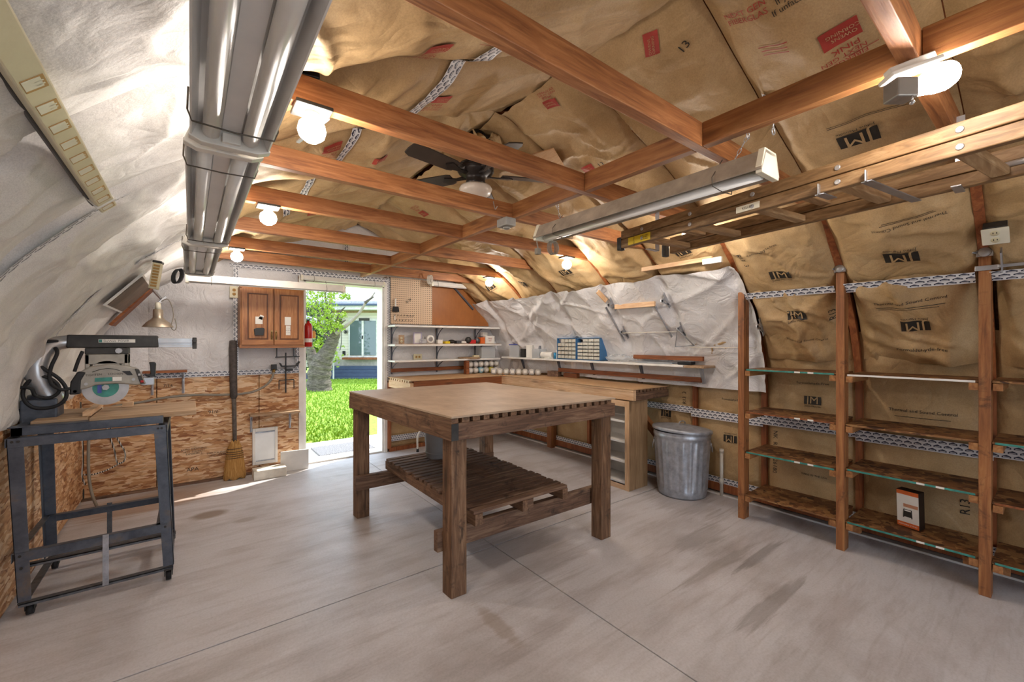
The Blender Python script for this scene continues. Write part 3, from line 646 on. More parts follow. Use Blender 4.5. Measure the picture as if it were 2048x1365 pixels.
# --- metal saw stand
sd_t = thing('saw_stand', 'dark steel angle-iron stand on casters with splayed legs by the left wall', 'stand', (-.38, 3.33, 0))
def sst(name, mb, mat, bev=.001): return mb.build(name, mat, sd_t, bev)
zt, zb = .868, .075
def leg(xt, xb, y, sx, sy):
    m = MB(); w = .055
    m.prism([(xt, y, zt), (xt+sx*w, y, zt), (xb+sx*w*.85, y, zb), (xb, y, zb)], (0, sy*.004, 0))
    m.prism([(xt, y, zt), (xt, y+sy*w, zt), (xb, y+sy*w*.85, zb), (xb, y, zb)], (sx*.004, 0, 0)); return m
YN, YR = 3.05, 3.62
sst('leg', leg(-.695, -.66, YN, 1, 1), DSTEEL); sst('leg', leg(-.105, -.072, YN, -1, 1), DSTEEL); sst('leg', leg(-.695, -.67, YR, 1, -1), DSTEEL); sst('leg', leg(-.105, -.08, YR, -1, -1), DSTEEL)
for y, s_ in ((YN-.004, 1), (YR+.004, -1)):
    sst('top_rail', MB().box(-.69, -.11, y, y+s_*.004, .825, .868).box(-.69, -.11, y, y+s_*.04, .866, .869), DSTEEL)
    sst('mid_rail', MB().box(-.665, -.10, y, y+s_*.004, .27, .315).box(-.665, -.10, y, y+s_*.035, .312, .316), DSTEEL)
for x, s_ in ((-.70, 1), (-.10, -1)):
    sst('side_rail', MB().box(x, x+s_*.004, YN, YR, .826, .868).box(x, x+s_*.04, YN, YR, .866, .869), DSTEEL)
    sst('side_rail', MB().box(x+s_*.02, x+s_*.024, YN, YR, .27, .315).box(x+s_*.02, x+s_*.05, YN, YR, .312, .316), PSTEEL if s_ > 0 else DSTEEL)
def perf(a, b, w=.03):   # perforated flat bar with bolt heads
    m = MB().beam(a, b, w, .004, (0, 0, 1)); a = Vector(a); b = Vector(b)
    for k in range(1, 12): q = a.lerp(b, k/12); m.cyl(q+Vector((0, 0, .002)), q+Vector((0, 0, .004)), .005, None, 8)
    return m
sst('perforated_rail', MB().box(-.655, -.075, YN-.012, YN+.022, .066, .072).box(-.655, -.075, YN-.012, YN-.009, .055, .072), PSTEEL); sst('perforated_rail', MB().box(-.66, -.08, YR-.02, YR+.01, .066, .072).box(-.66, -.08, YR+.007, YR+.01, .055, .072), PSTEEL)
sst('perforated_rail', MB().box(-.66, -.625, YN, YR, .066, .071), PSTEEL); sst('perforated_rail', MB().box(-.11, -.078, YN, YR, .066, .071), PSTEEL)
sst('perforated_rail', MB().box(-.655, -.10, YN+.03, YN+.06, .235, .241).box(-.655, -.10, YN+.03, YN+.033, .225, .241), PSTEEL)
for x, y in ((-.35, YN-.014), (-.40, YR+.004)):
    m = MB().box(x-.012, x+.012, y, y+.004, .06, .325)
    for k in range(11):
        m.cyl((x, y-.001, .075+k*.023), (x, y+.0005, .075+k*.023), .005, None, 8)
    sst('strap', m, GALV if y < 3.2 else PSTEEL)
for x, y in ((-.62, YN+.02), (-.095, YN+.0), (-.63, YR-.02), (-.095, YR-.02)):
    m = MB().box(x-.02, x+.02, y-.02, y+.02, .055, .064).box(x-.018, x-.014, y-.016, y+.016, .025, .056).box(x+.014, x+.018, y-.016, y+.016, .025, .056)
    c = sst('caster', m, DGREY); MB().cyl((x-.012, y, .026), (x+.012, y, .026), .025, None, 18).build('wheel', RUBBER, c)
for x, y, z in ((-.675, YN-.006, .853), (-.655, YN-.006, .853), (-.125, YN-.006, .853), (-.14, YN-.006, .853), (-.65, YN-.006, .3), (-.11, YN-.006, .3), (-.645, YN-.006, .24)): sst('bolt', MB().cyl((x, y, z), (x, y-.004, z), .006, None, 8), DGREY, 0)
# --- radial arm saw on the stand
sw = thing('radial_arm_saw', 'radial arm saw with curved steel column, grey blade guard and black handle', 'saw', (-.38, 3.33, .87))
def sp(name, mb, mat, bev=.002, par=None): return mb.build(name, mat, par or sw, bev)
sp('base_frame', MB().box(-.69, -.12, 3.09, 3.13, .872, .915).box(-.69, -.12, 3.55, 3.59, .872, .915).box(-.69, -.65, 3.09, 3.59, .872, .915).box(-.70, -.42, 3.085, 3.15, .912, .917), DSTEEL)
for a in ((-.64, -.432, 3.16, 3.62), (-.422, .03, 3.11, 3.62)):
    sp('table_board', MB().box(a[0], a[1], a[2], a[3], .902 if a[0] > -.5 else .905, .93), SAWB, .003)
sp('fence', MB().box(-.46, -.425, 3.2, 3.6, .931, .955), PINE_Y); sp('fence_block', MB().box(-.33, -.28, 3.5, 3.54, .931, .96), PINE_X)
sp('column_base', MB().box(-.70, -.565, 3.27, 3.43, .872, 1.03).cyl((-.62, 3.35, 1.02), (-.62, 3.35, 1.05), .07), DSTEEL, .008)
pts = [(-.60, 3.33, .99), (-.602, 3.33, 1.04), (-.625, 3.31, 1.10), (-.642, 3.29, 1.16), (-.645, 3.29, 1.21), (-.632, 3.30, 1.265), (-.61, 3.32, 1.30), (-.575, 3.34, 1.325), (-.53, 3.35, 1.335), (-.47, 3.35, 1.337)]
sp('column', MB().tube(pts, [.058, .056, .05, .046, .044, .042, .04, .038, .036, .036], 18), STEEL, 0)
sp('arm_rail', MB().box(-.52, .02, 3.325, 3.375, 1.298, 1.312).box(-.52, .02, 3.325, 3.375, 1.325, 1.355).box(-.52, .02, 3.335, 3.365, 1.31, 1.328), STEEL)
cv = sp('arm_cover', MB().prism([(-.538, 3.305, 1.298), (-.15, 3.305, 1.298), (-.155, 3.305, 1.37), (-.535, 3.305, 1.372)], (0, .09, 0)), DGREY, .006)
MB().box(-.41, -.255, 3.302, 3.3045, 1.328, 1.347).build('name_plate', PAPER, sw); text_obj('lettering', 'DeWalt  POWR', .016, (-.335, 3.301, 1.337), (1, 0, 0), (0, 0, 1), INK, sw); MB().box(-.408, -.395, 3.3005, 3.3018, 1.33, 1.345).build('name_plate_mark', TEAL, sw)
sp('arm_end', MB().box(.012, .034, 3.315, 3.385, 1.288, 1.36).cyl((.023, 3.31, 1.34), (.023, 3.29, 1.34), .012), DGREY, .003)
sp('carriage', MB().box(-.465, -.285, 3.30, 3.40, 1.262, 1.298), DGREY, .004); sp('carriage_knob', MB().cyl((-.325, 3.30, 1.281), (-.325, 3.285, 1.281), .017, .015, 8), STEEL, 0)
sp('yoke', MB().box(-.465, -.445, 3.3, 3.4, 1.16, 1.262).box(-.305, -.285, 3.3, 3.4, 1.16, 1.262).box(-.465, -.285, 3.3, 3.39, 1.205, 1.262), SAWG, .004)
sp('motor', MB().cyl((-.375, 3.30, 1.15), (-.375, 3.48, 1.15), .075, .07, 20), SAWG, 0)
poly = [(-.515, 1.06), (-.51, 1.115), (-.485, 1.165), (-.44, 1.195), (-.36, 1.205), (-.29, 1.195), (-.245, 1.18), (-.225, 1.14), (-.205, 1.085), (-.25, 1.08), (-.3, 1.09), (-.34, 1.095), (-.42, 1.09), (-.45, 1.075)]
g = sp('blade_guard', MB().prism([(x, 3.27, z) for x, z in poly], (0, .035, 0)), SAWG, .008)
sp('guard_grip', MB().prism([(-.52, 3.262, 1.045), (-.515, 3.262, 1.115), (-.488, 3.262, 1.17), (-.455, 3.262, 1.165), (-.475, 3.262, 1.12), (-.478, 3.262, 1.045)], (0, .045, 0)), BLACK, .006)
for x, z in ((-.455, 1.10), (-.26, 1.115), (-.497, 1.062)): sp('guard_screw', MB().cyl((x, 3.262, z), (x, 3.27, z), .008, None, 10), STEEL, 0)
sp('guard_label', MB().box(-.42, -.35, 3.266, 3.2695, 1.11, 1.132), TEAL, 0); sp('guard_label', MB().box(-.348, -.31, 3.266, 3.2695, 1.11, 1.132), PAPER, 0); sp('guard_slot', MB().prism([(-.31, 3.266, 1.165), (-.275, 3.266, 1.165), (-.262, 3.266, 1.14), (-.285, 3.266, 1.14)], (0, .003, 0)), BLACK, 0)
sp('adjust_slot', MB().prism([(-.255, 3.264, 1.178), (-.235, 3.264, 1.172), (-.212, 3.264, 1.09), (-.23, 3.264, 1.088)], (0, .005, 0)), DGREY, .004); sp('slot_button', MB().box(-.229, -.215, 3.26, 3.265, 1.095, 1.108), RED, .002); sp('slot_button', MB().box(-.24, -.228, 3.26, 3.265, 1.135, 1.148), STEEL, .002)
text_obj('hand_lettering', 'TIGHTEN', .016, (-.425, 3.2685, 1.148), (1, 0, .05), (0, 0, 1), INK, sw); text_obj('hand_lettering', 'LOOSEN', .016, (-.335, 3.2685, 1.150), (1, 0, 0), (0, 0, 1), INK, sw)
sp('hand_arrow', MB().tube([(-.43, 3.268, 1.165), (-.40, 3.268, 1.178), (-.37, 3.268, 1.183), (-.34, 3.268, 1.178), (-.318, 3.268, 1.168)], .0015, 5), INK, 0)
bl = sp('blade', MB().cyl((-.378, 3.288, 1.075), (-.378, 3.291, 1.075), .098, None, 60), STEEL, 0)
sp('blade_print', MB().cyl((-.378, 3.286, 1.075), (-.378, 3.2875, 1.075), .055, None, 40), TEAL, 0, bl); sp('blade_print_panel', MB().box(-.412, -.395, 3.284, 3.2857, 1.045, 1.09), BLUELID, 0, bl); sp('arbor_nut', MB().cyl((-.378, 3.276, 1.075), (-.378, 3.286, 1.075), .016, None, 6), STEEL, 0, bl)
sp('pull_handle', MB().prism([(-.205, 3.30, 1.125), (-.165, 3.30, 1.125), (-.162, 3.30, 1.205), (-.168, 3.30, 1.212), (-.194, 3.30, 1.212), (-.19, 3.30, 1.19), (-.188, 3.30, 1.14), (-.215, 3.30, 1.138)], (0, .03, 0)), BLACK, .006)
sp('handle_bracket', MB().box(-.23, -.17, 3.30, 3.33, 1.075, 1.12), ZINC, .003)
c1 = [(-.57, 3.31, 1.335), (-.60, 3.29, 1.335), (-.655, 3.28, 1.32), (-.665, 3.28, 1.27), (-.62, 3.26, 1.20), (-.56, 3.26, 1.14), (-.53, 3.26, 1.08), (-.535, 3.26, 1.02), (-.58, 3.26, .985), (-.65, 3.26, .99), (-.685, 3.26, 1.05), (-.67, 3.26, 1.12), (-.62, 3.26, 1.15), (-.57, 3.26, 1.12), (-.555, 3.26, 1.07), (-.59, 3.26, 1.035), (-.64, 3.26, 1.05), (-.655, 3.25, 1.09), (-.70, 3.25, 1.10)]
def smooth_path(P, k=5):
    P = [Vector(p) for p in P]; Q = []
    for i in range(len(P)-1):
        a, b_, c, d = P[max(i-1, 0)], P[i], P[i+1], P[min(i+2, len(P)-1)]
        for j in range(k):
            u = j/k; Q.append(.5*((2*b_)+(c-a)*u+(2*a-5*b_+4*c-d)*u*u+(3*b_-a-3*c+d)*u**3))
    return Q+[P[-1]]
sp('power_cord', MB().tube(smooth_path(c1), .0085, 8), RUBBER, 0)
sp('power_cord', MB().tube(smooth_path([(-.575, 3.29, 1.30), (-.565, 3.27, 1.27), (-.585, 3.26, 1.20), (-.59, 3.255, 1.14), (-.575, 3.25, 1.10), (-.54, 3.25, 1.075), (-.515, 3.26, 1.08)]), .0085, 8), RUBBER, 0)
sp('motor_cord', MB().tube(smooth_path([(-.47, 3.28, 1.28), (-.485, 3.27, 1.23), (-.50, 3.27, 1.17)]), .008, 8), RUBBER, 0)

# --- L shaped workbench
BZ = .912
wbn = thing('workbench', 'L-shaped wooden workbench along the back and right walls with pale board top', 'workbench', (3.0, 4.2, 0))
def bb(name, a, mat, bev=.002): return MB().box(*a).build(name, mat, wbn, bev)
bb('bench_top', (1.905, 3.70, 4.31, 4.96, BZ-.01, BZ), BENCHT); bb('bench_top', (3.125, 3.68, 2.315, 4.309, BZ-.01, BZ), BENCHT)
bb('apron', (1.945, 3.16, 4.315, 4.353, BZ-.135, BZ-.012), REDWX); bb('apron', (3.13, 3.168, 2.32, 4.314, BZ-.105, BZ-.012), PINE_Y); bb('apron_cap', (3.127, 3.132, 2.32, 4.314, BZ-.028, BZ-.011), PINE_Y)
bb('end_apron', (3.17, 3.68, 2.32, 2.358, BZ-.105, BZ-.036), DARK_X); bb('end_apron', (1.905, 1.943, 4.315, 4.95, BZ-.12, BZ-.032), PINE_Y)
for k in range(9): bb('deck_slat', (3.175+k*.055, 3.21+k*.055, 2.322, 4.3, BZ-.034, BZ-.011), DARK_Y, .001)
for k in range(9): bb('deck_slat', (1.908, 3.12, 4.36+k*.065, 4.40+k*.065, BZ-.031, BZ-.011), PINE_X, .001)
MB().beam((3.22, 2.40, BZ-.12), (3.66, 2.40, .38), .04, .085, (0, 1, 0)).build('brace', POST, wbn, .002)
MB().beam((3.22, 3.1, BZ-.12), (3.66, 3.1, .38), .04, .085, (0, 1, 0)).build('brace', REDW, wbn, .002); MB().beam((2.1, 4.40, BZ-.12), (2.1, 4.9, .36), .04, .085, (1, 0, 0)).build('brace', PINE_Z, wbn, .002)
bb('leg', (3.6, 3.69, 3.9, 3.98, 0, BZ-.04), POST)
# --- bookcase under the bench
bc = thing('bookcase', 'narrow bookcase with white shelves and wood-grain side under the bench end', 'bookcase', (3.24, 2.56, 0))
def bp(name, a, mat, bev=.0015): return MB().box(*a).build(name, mat, bc, bev)
bp('side_panel', (3.105, 3.375, 2.345, 2.363, 0, .785), BOOKW); bp('side_panel', (3.105, 3.375, 2.765, 2.783, 0, .785), BOOKW); bp('back_panel', (3.366, 3.374, 2.363, 2.765, .03, .783), WHITE); bp('top_panel', (3.105, 3.375, 2.345, 2.783, .785, .80), BOOKW)
bp('inner_lining', (3.12, 3.366, 2.3635, 2.367, .03, .78), WHITE); bp('inner_lining', (3.12, 3.366, 2.761, 2.7645, .03, .78), WHITE)
for z in (.045, .235, .415, .60): bp('shelf', (3.125, 3.366, 2.368, 2.76, z, z+.018), WHITE)
bp('face_frame', (3.098, 3.105, 2.345, 2.39, 0, .8), PINE_Z); bp('face_frame', (3.098, 3.105, 2.738, 2.783, 0, .8), PINE_Z); bp('face_frame', (3.098, 3.105, 2.39, 2.738, .75, .8), PINE_Y); bp('face_frame', (3.098, 3.105, 2.39, 2.738, 0, .045), PINE_Y)
# --- galvanized trash can
tc_ = thing('trash_can', 'ribbed galvanized steel trash can with a tilted lid beside the shelving', 'trash can', (3.455, 2.05, 0))
n = 96; prof_ = [(.0, .004), (.185, .004), (.198, .008), (.2, .022), (.203, .04)]; vs_ = []; rows = []
def canr(z, a):
    r = .203+.03*(z-.04)/.5
    if .07 < z < .485: r += .0045*(1 if (a*24/(2*math.pi)) % 1 < .5 else -1)*.9
    return r
zs = [.04, .065, .072, .2, .35, .48, .487, .50, .507, .52, .533, .54, .553, .56]; ex = {.507: .004, .52: .006, .533: .004, .553: .004, .56: .005}
P = np.array([[((canr(z, 2*math.pi*k/n)+ex.get(z, 0))*math.cos(2*math.pi*k/n)+3.455, (canr(z, 2*math.pi*k/n)+ex.get(z, 0))*math.sin(2*math.pi*k/n)+2.05, z) for k in range(n+1)] for z in zs])
body = grid_obj('body', P, GALV, tc_, None, True)
MB().lathe(prof_, (3.455, 2.05, 0), 48).build('base_rim', GALV, tc_)
lm = Matrix.Translation((3.455, 2.05, .565)) @ Euler((.02, .075, 0)).to_matrix().to_4x4()
lid = MB().lathe([(.246, -.012), (.25, .0), (.247, .012), (.235, .016), (.2, .02), (.12, .034), (.05, .04), (0, .041)], (0, 0, 0), 48, 'z', lm).build('lid', GALV, tc_)
MB().tube([lm @ Vector(q) for q in ((-.05, 0, .042), (-.045, 0, .058), (-.02, 0, .068), (.02, 0, .068), (.045, 0, .058), (.05, 0, .042))], .005, 8).build('lid_handle', ZINC, lid)
for a in (-1.0, 2.14):
    c, s_ = math.cos(a), math.sin(a); q = Vector((3.455+.232*c, 2.05+.232*s_, .45)); tt = Vector((-s_, c, 0)); oo = Vector((c, s_, 0))
    MB().tube([q-tt*.03, q-tt*.034+oo*.01-Vector((0, 0, .03)), q-tt*.02+oo*.012-Vector((0, 0, .065)), q+tt*.02+oo*.012-Vector((0, 0, .065)), q+tt*.034+oo*.01-Vector((0, 0, .03)), q+tt*.03], .004, 8).build('handle', ZINC, tc_)
    MB().beam(q-tt*.035, q+tt*.035, .012, .022).build('handle_clip', ZINC, tc_)
# --- open shelving rack on the right
rk = thing('shelving_rack', 'open rack of weathered wooden posts and strand-board shelves on the right wall', 'shelving', (3.5, .55, 0))
def rb(name, a, mat, bev=.002): return MB().box(*a).build(name, mat, rk, bev)
POSTS = (1.455, .845, .228, -.385)
for y in POSTS:
    m = MB().prism([(3.30, y, 0), (3.385, y, 0), (3.385, y, 1.64), (3.335, y, 1.852), (3.30, y, 1.852)], (0, .045, 0)); m.build('post', POST, rk, .003)
ZS = [[1.13, .812, .512, .19], [1.128, .81, .528, .194], [1.13, .812, .50, .19]]
EDGE = [[TEAL, REDWX, TEAL, None], [WHITE, None, TEAL, TEAL], [None, TEAL, REDWX, TEAL]]
for bi in range(3):
    ya, yb = POSTS[bi+1]+.047, POSTS[bi]-.002
    for z, e_ in zip(ZS[bi], EDGE[bi]):
        tl = .012*math.sin(z*9+bi)
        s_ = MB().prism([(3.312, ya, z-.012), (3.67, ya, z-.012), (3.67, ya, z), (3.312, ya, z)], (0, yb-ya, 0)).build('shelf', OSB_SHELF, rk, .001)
        if e_ is not None: MB().box(3.3095, 3.3118, ya+.01, yb-.01, z-.012, z-.001).build('painted_edge', e_, s_)
        if e_ is TEAL or e_ is REDWX:
            for f_ in (.22, .36): MB().box(3.3085, 3.3094, ya+(yb-ya)*f_, ya+(yb-ya)*(f_+.06), z-.012, z-.001).build('edge_label', PAPER, s_)
        for y in (ya-.002, yb-.038): 
            rb('cleat', (3.305, 3.66, y, y+.036, z-.052, z-.014), CLEAT)
for y, z0 in ((POSTS[1], .14), (POSTS[2], .14)): rb('cross_cleat', (3.385, 3.425, y-.06, y+.11, z0-.03, z0+.012), CLEAT)
# hardware on the post tops
for y, z, lab in ((POSTS[1], 1.80, 'small bright steel latch bracket screwed to the middle rack post top'), (POSTS[2], 1.80, 'oval bright steel clamp with screw on the front rack post top')):
    h_ = thing('clamp_bracket', lab, 'bracket', (3.295, y+.022, z-.02))
    MB().box(3.288, 3.299, y-.008, y+.053, z-.022, z+.012).build('plate', STEEL, h_, .002); MB().lathe([(.0, -.006), (.022, -.006), (.026, 0), (.022, .006), (0, .006)], (3.285, y+.022, z), 20, 'x').build('cup', STEEL, h_)
    MB().tube([(3.29, y+.05, z), (3.28, y+.075, z+.006), (3.278, y+.088, z+.01)], .006, 8).build('hook', STEEL, h_)
hb = thing('hinged_bar', 'thin steel bar with two screw holes and pale wood strip beside the front post', 'bar', (3.28, .1, 1.72)); MB().box(3.292, 3.2985, .20, .285, 1.705, 1.73).build('plate', ZINC, hb, .001); MB().box(3.283, 3.293, -.05, .205, 1.712, 1.728).build('bar', ZINC, hb, .002); MB().box(3.27, 3.292, -.3, .03, 1.712, 1.745).build('wood_strip', PINE_Y, hb, .002)
# ------------------------------------------------------------------ overhead things
# --- extension ladder slung under the joists
la = thing('extension_ladder', 'two-section wooden extension ladder hung flat below the joists at right', 'ladder', (2.1, .3, 1.89))
LA = Vector((1.985, 1.545, 0)); LDIR = (Vector((1.765, .064, 0))-LA).normalized(); LS = Vector((0, 0, 1)).cross(LDIR).normalized()
if LS.x < 0: LS = -LS
LLEN = 3.2
def lp(d, w, z): return LA + LDIR*d + LS*w + Vector((0, 0, z))
RW = .37
for z, off, nm in ((1.872, 0., 'lower_rail'), (1.922, .0, 'upper_rail')):
    for w, oo in ((0., 0.), (RW, .03)):
        d0 = (0 if z < 1.95 else .04) + oo
        MB().beam(lp(d0, w, z+.0235), lp(LLEN, w, z+.0235), .03, .047).build(nm, LADDERW, la, .004)
for k in range(8):
    d = .16+k*.305
    for z in (1.894, 1.945):
        if z > 1.92 and k % 2: continue
        MB().beam(lp(d+(.1 if z > 1.92 else 0), .016, z), lp(d+(.1 if z > 1.92 else 0), RW-.016, z), .045, .028).build('rung', RUNGW, la, .005)
    for w in (-.0155,):
        for z in (1.895, 1.945): MB().cyl(lp(d, w, z), lp(d, w-.003, z), .010, .008, 14).build('rung_washer', STEEL, la)
for w in (0., RW): MB().beam(lp(-.03, w, 1.899), lp(.0, w, 1.899), .04, .075).build('rubber_foot', DGREY, la, .006)
s_ = MB().beam(lp(.06, -.0165, 1.896), lp(.22, -.0165, 1.896), .002, .04).build('warning_sticker', YELLOW, la)
P0 = lp(.145, -.0185, 1.896); text_obj('sticker_print', 'CAUTION', .014, P0+LDIR*-.04+Vector((0, 0, .0)), (0, 0, 1), -LDIR, INK, la); text_obj('sticker_print', 'READ LABEL\nKEEP FEET\nON RUNGS', .010, P0+LDIR*.035, LDIR, (0, 0, 1), INK, la)
MB().beam(lp(.70, -.0165, 1.896), lp(.80, -.0165, 1.896), .002, .026).build('maker_label', IVORY, la); text_obj('label_print', 'KELLER', .014, lp(.75, -.0185, 1.896), LDIR, (0, 0, 1), INK, la)
for d in (1.02, 1.16): 
    MB().beam(lp(d, -.02, 1.868), lp(d, RW*(.15 if d < 1.1 else 1.0)+.02, 1.868), .03, .004).beam(lp(d, -.02, 1.866), lp(d, -.02, 1.903), .004, .03).build('strap', ZINC, la, .001)
MB().cyl(lp(1.36, RW-.02, 1.912), lp(1.52, RW-.02, 1.912), .009, None, 12).build('guide_rod', STEEL, la)
# hangers holding the ladder
for y in (.255, 1.485):
    o_ = one('ladder_hanger', MB().beam((2.19, y-.03, JZ0+.05), (2.19, y-.03, 1.868), .025, .004, (1, 0, 0)).beam((2.19, y-.03, 1.868), (2.09, y-.03, 1.868), .025, .004), ZINC, 'flat steel strap hanging the ladder from the %s joist' % ('nearest' if y < 1 else 'second'), 'strap')
# --- fluorescent fixtures
def cyl2(m, a, b, r): return m.cyl(a, b, r, None, 18)
def twin(y0, y1, xc, z, label, k):
    f = thing('fluorescent_fixture', label, 'light fixture', (xc, (y0+y1)/2, z), 'twin-tube shop lights in a row along the left')
    hw = .082
    m = MB(); sec = [(-hw, 0), (-hw+.012, .035), (-.045, .05), (-.02, .028), (.02, .028), (.045, .05), (hw-.012, .035), (hw, 0), (hw+.004, .002), (hw-.01, .04), (.045, .056), (.02, .034), (-.02, .034), (-.045, .056), (-hw+.01, .04), (-hw-.004, .002)]
    m.prism([(xc+a, y0+.02, z+b_) for a, b_ in sec], (0, y1-y0-.04, 0)); m.build('reflector', REFL, f)
    MB().box(xc-.03, xc+.03, y0+.03, y1-.03, z+.036, z+.075).build('ballast_housing', ENAMEL, f, .003)
    for s_ in (-1, 1): MB().cyl((xc+s_*.042, y0+.03, z+.018), (xc+s_*.042, y1-.03, z+.018), .019, None, 18).build('tube', TUBE, f)
    for yy in (y0+.012, y1-.012):
        MB().prism([(xc-hw-.008, yy-.014, z+.0), (xc-hw+.02, yy-.014, z-.012), (xc+hw-.02, yy-.014, z-.012), (xc+hw+.008, yy-.014, z+.0), (xc+hw-.008, yy-.014, z+.045), (xc+.03, yy-.014, z+.06), (xc-.03, yy-.014, z+.06), (xc-hw+.008, yy-.014, z+.045)], (0, .028, 0)).build('end_cap', ENAMEL, f, .003)
        MB().box(xc-.02, xc+.02, yy-.026, yy+.026, z-.004, z+.02).build('socket', ENAMEL, f, .002)
    for yy in (y0+.14, y1-.14):
        MB().tube([(xc-hw-.006, yy, z+.06), (xc-hw-.008, yy, z+.01), (xc-hw, yy, z-.014), (xc, yy+.004, z-.016), (xc+hw, yy, z-.014), (xc+hw+.008, yy, z+.01), (xc+hw+.004, yy, z+.06)], .0022, 6).build('wire', WIRE, f)
        MB().tube([(xc, yy, z+.075), (xc, yy, JZ0)], .002, 6).build('hanger_wire', WIRE, f)
    return f
twin(.10, 1.335, .085, 1.845, 'nearest twin-tube shop light overhead at left, no lamp lit', 0)
twin(1.36, 2.73, .075, 1.845, 'middle twin-tube shop light of the row at left', 1)
twin(2.755, 4.0, .055, 1.845, 'farthest twin-tube shop light of the row at left, near the cabinet', 2)
def strip(name, label, a, b, w, h, mats=(ENAMEL, TUBE), tube_r=.014, cap=True, side=None):
    a = Vector(a); b = Vector(b); d = (b-a).normalized(); s_ = d.cross(Vector((0, 0, 1))).normalized(); up = Vector((0, 0, 1))
    f = thing(name, label, 'light fixture', (a+b)/2)
    m = MB(); sec = [(-w, .0), (-w*.55, h), (w*.55, h), (w, .0), (w-.005, -.002), (w*.5, h-.012), (-w*.5, h-.012), (-w+.005, -.002)]
    m.prism([a+s_*p+up*q for p, q in sec], b-a); m.build('housing', mats[0], f, .001)
    MB().cyl(a+d*.03+up*.004, b-d*.03+up*.004, tube_r, None, 16).build('tube', mats[1], f)
    if cap:
        for q in (a, b-d*.022):
            MB().prism([q+s_*p+up*z for p, z in ((-w*.9, -.012), (w*.9, -.012), (w*.95, .012), (w*.6, h+.006), (-w*.6, h+.006), (-w*.95, .012))], d*.022).build('end_cap', IVORY, f, .002)
    for t_ in (.14, .86):
        q = a.lerp(b, t_); MB().tube([q+s_*(-w-.003)+up*.02, q+s_*(-w)+up*-.012, q+up*-.018, q+s_*w+up*-.012, q+s_*(w+.003)+up*.02, q+up*(h+.03)], .0018, 6).build('wire', WIRE, f)
    return f
fr = strip('fluorescent_fixture', 'single-tube strip light with dusty housing hung beside the ladder', (1.645, 1.86, 1.93), (1.635, .63, 1.93), .075, .075, (DUSTY, TUBE), .019)
def chain(a, b, par):
    a = Vector(a); b = Vector(b); L = (b-a).length; n_ = int(L/.022); m = MB()
    for i in range(n_):
        q = a.lerp(b, (i+.5)/n_); d = (b-a).normalized(); t_ = d.orthogonal().normalized() if i % 2 else d.cross(d.orthogonal()).normalized()
        m.tube([q+d*.013*math.cos(u)+t_*.005*math.sin(u) for u in np.linspace(0, 2*math.pi, 9)[:-1]], .0016, 5, True)
    m.tube([Vector(a)+Vector((.012*math.cos(u), 0, .012*math.sin(u))) for u in np.linspace(0, 2*math.pi, 12)[:-1]], .0018, 5, True)
    return m.build('chain', STEEL, par)
chain((1.62, .70, 2.085), (1.66, .78, 2.01), fr); chain((1.615, 1.70, 2.085), (1.66, 1.72, 2.01), fr)
m = MB()
for k in range(4): m.tube([Vector((1.66+.03*math.sin(u)+k*.004, 1.80-k*.006, 1.875+.038*math.cos(u))) for u in np.linspace(0, 2*math.pi, 16)[:-1]], .003, 6, True)
m.build('coiled_cord', CORD, fr); MB().tube(smooth_path([(1.655, 1.87, 1.96), (1.63, 1.89, 1.94), (1.635, 1.885, 1.88)]), .004, 6).box(1.62, 1.648, 1.875, 1.9, 1.85, 1.885).build('plug', CORD, fr)
strip('fluorescent_fixture', 'long white strip light hung crosswise in front of the wooden cabinet', (-.03, 4.42, 1.835), (1.235, 4.39, 1.835), .05, .062, (ENAMEL, LITSTRIP), .014)
strip('fluorescent_fixture', 'short white strip light under the last joist by the pegboard', (2.40, 4.82, 2.045), (3.03, 4.82, 2.045), .035, .05, (ENAMEL, TUBE), .012)
strip('fluorescent_fixture', 'thin strip light mounted just above the doorway', (.93, 4.9, 2.0), (1.84, 4.9, 2.0), .03, .04, (ENAMEL, LITSTRIP), .011)
# --- globe bulbs under the joists
def globe(x, y, label, r=.047, rod=True):
    f = thing('bulb_lamp', label, 'lamp', (x, y, JZ0-.1), 'bare bulbs under the joists')
    MB().box(x-.055, x+.055, y-.05, y+.05, JZ0-.014, JZ0-.001).build('mounting_plate', DGREY, f, .003)
    MB().cyl((x, y, JZ0-.014), (x, y, JZ0-.03), .024, .02, 16).build('socket', IVORY, f)
    MB().lathe([(.0001, -.112), (.02, -.106), (.037, -.092), (.043, -.072), (.038, -.05), (.022, -.034), (.018, -.028), (.0001, -.028)], (x, y, JZ0), 20).build('bulb', BULB, f)
    if rod: MB().beam((x+.05, y, JZ0-.014), (x+.01, y+.28, JZ0-.0), .012, .006).build('stay', ZINC, f)
    return f
for x, y, l in ((.315, 1.485, 'lit globe bulb on the near left joist beside the twin-tube light'), (.345, 2.68, 'lit bulb on the fourth joist left of centre'), (.30, 4.05, 'lit bulb farthest left, under the joist before the cabinet'),
                (2.66, 2.68, 'lit bulb above the crumpled kraft slope at right'), (2.76, 4.05, 'lit bulb farthest right, near the back corner'), (2.58, 1.485, 'lit bulb glimpsed between the ladder rails'),
                (1.15, -.97, 'added unseen bulb on the joist behind the viewpoint')):  # this last bulb is added out of view to brighten the room
    globe(x, y, l, rod=(x < .32 and y < 2))
nb = thing('bulb_lamp', 'large bare lit bulb on a metal box fixed to the nearest joist', 'lamp', (1.5, .25, 1.95))
bx_ = at(1806, 182, 1.10); sk = at(1824, 181, 1.12); tp = at(1908, 142, 1.12)
MB().beam(at(1770, 160, 1.13), at(1872, 124, 1.11), .055, .012).beam(at(1776, 152, 1.15), at(1866, 117, 1.13), .03, .03).build('mounting_plate', ENAMEL, nb, .003)
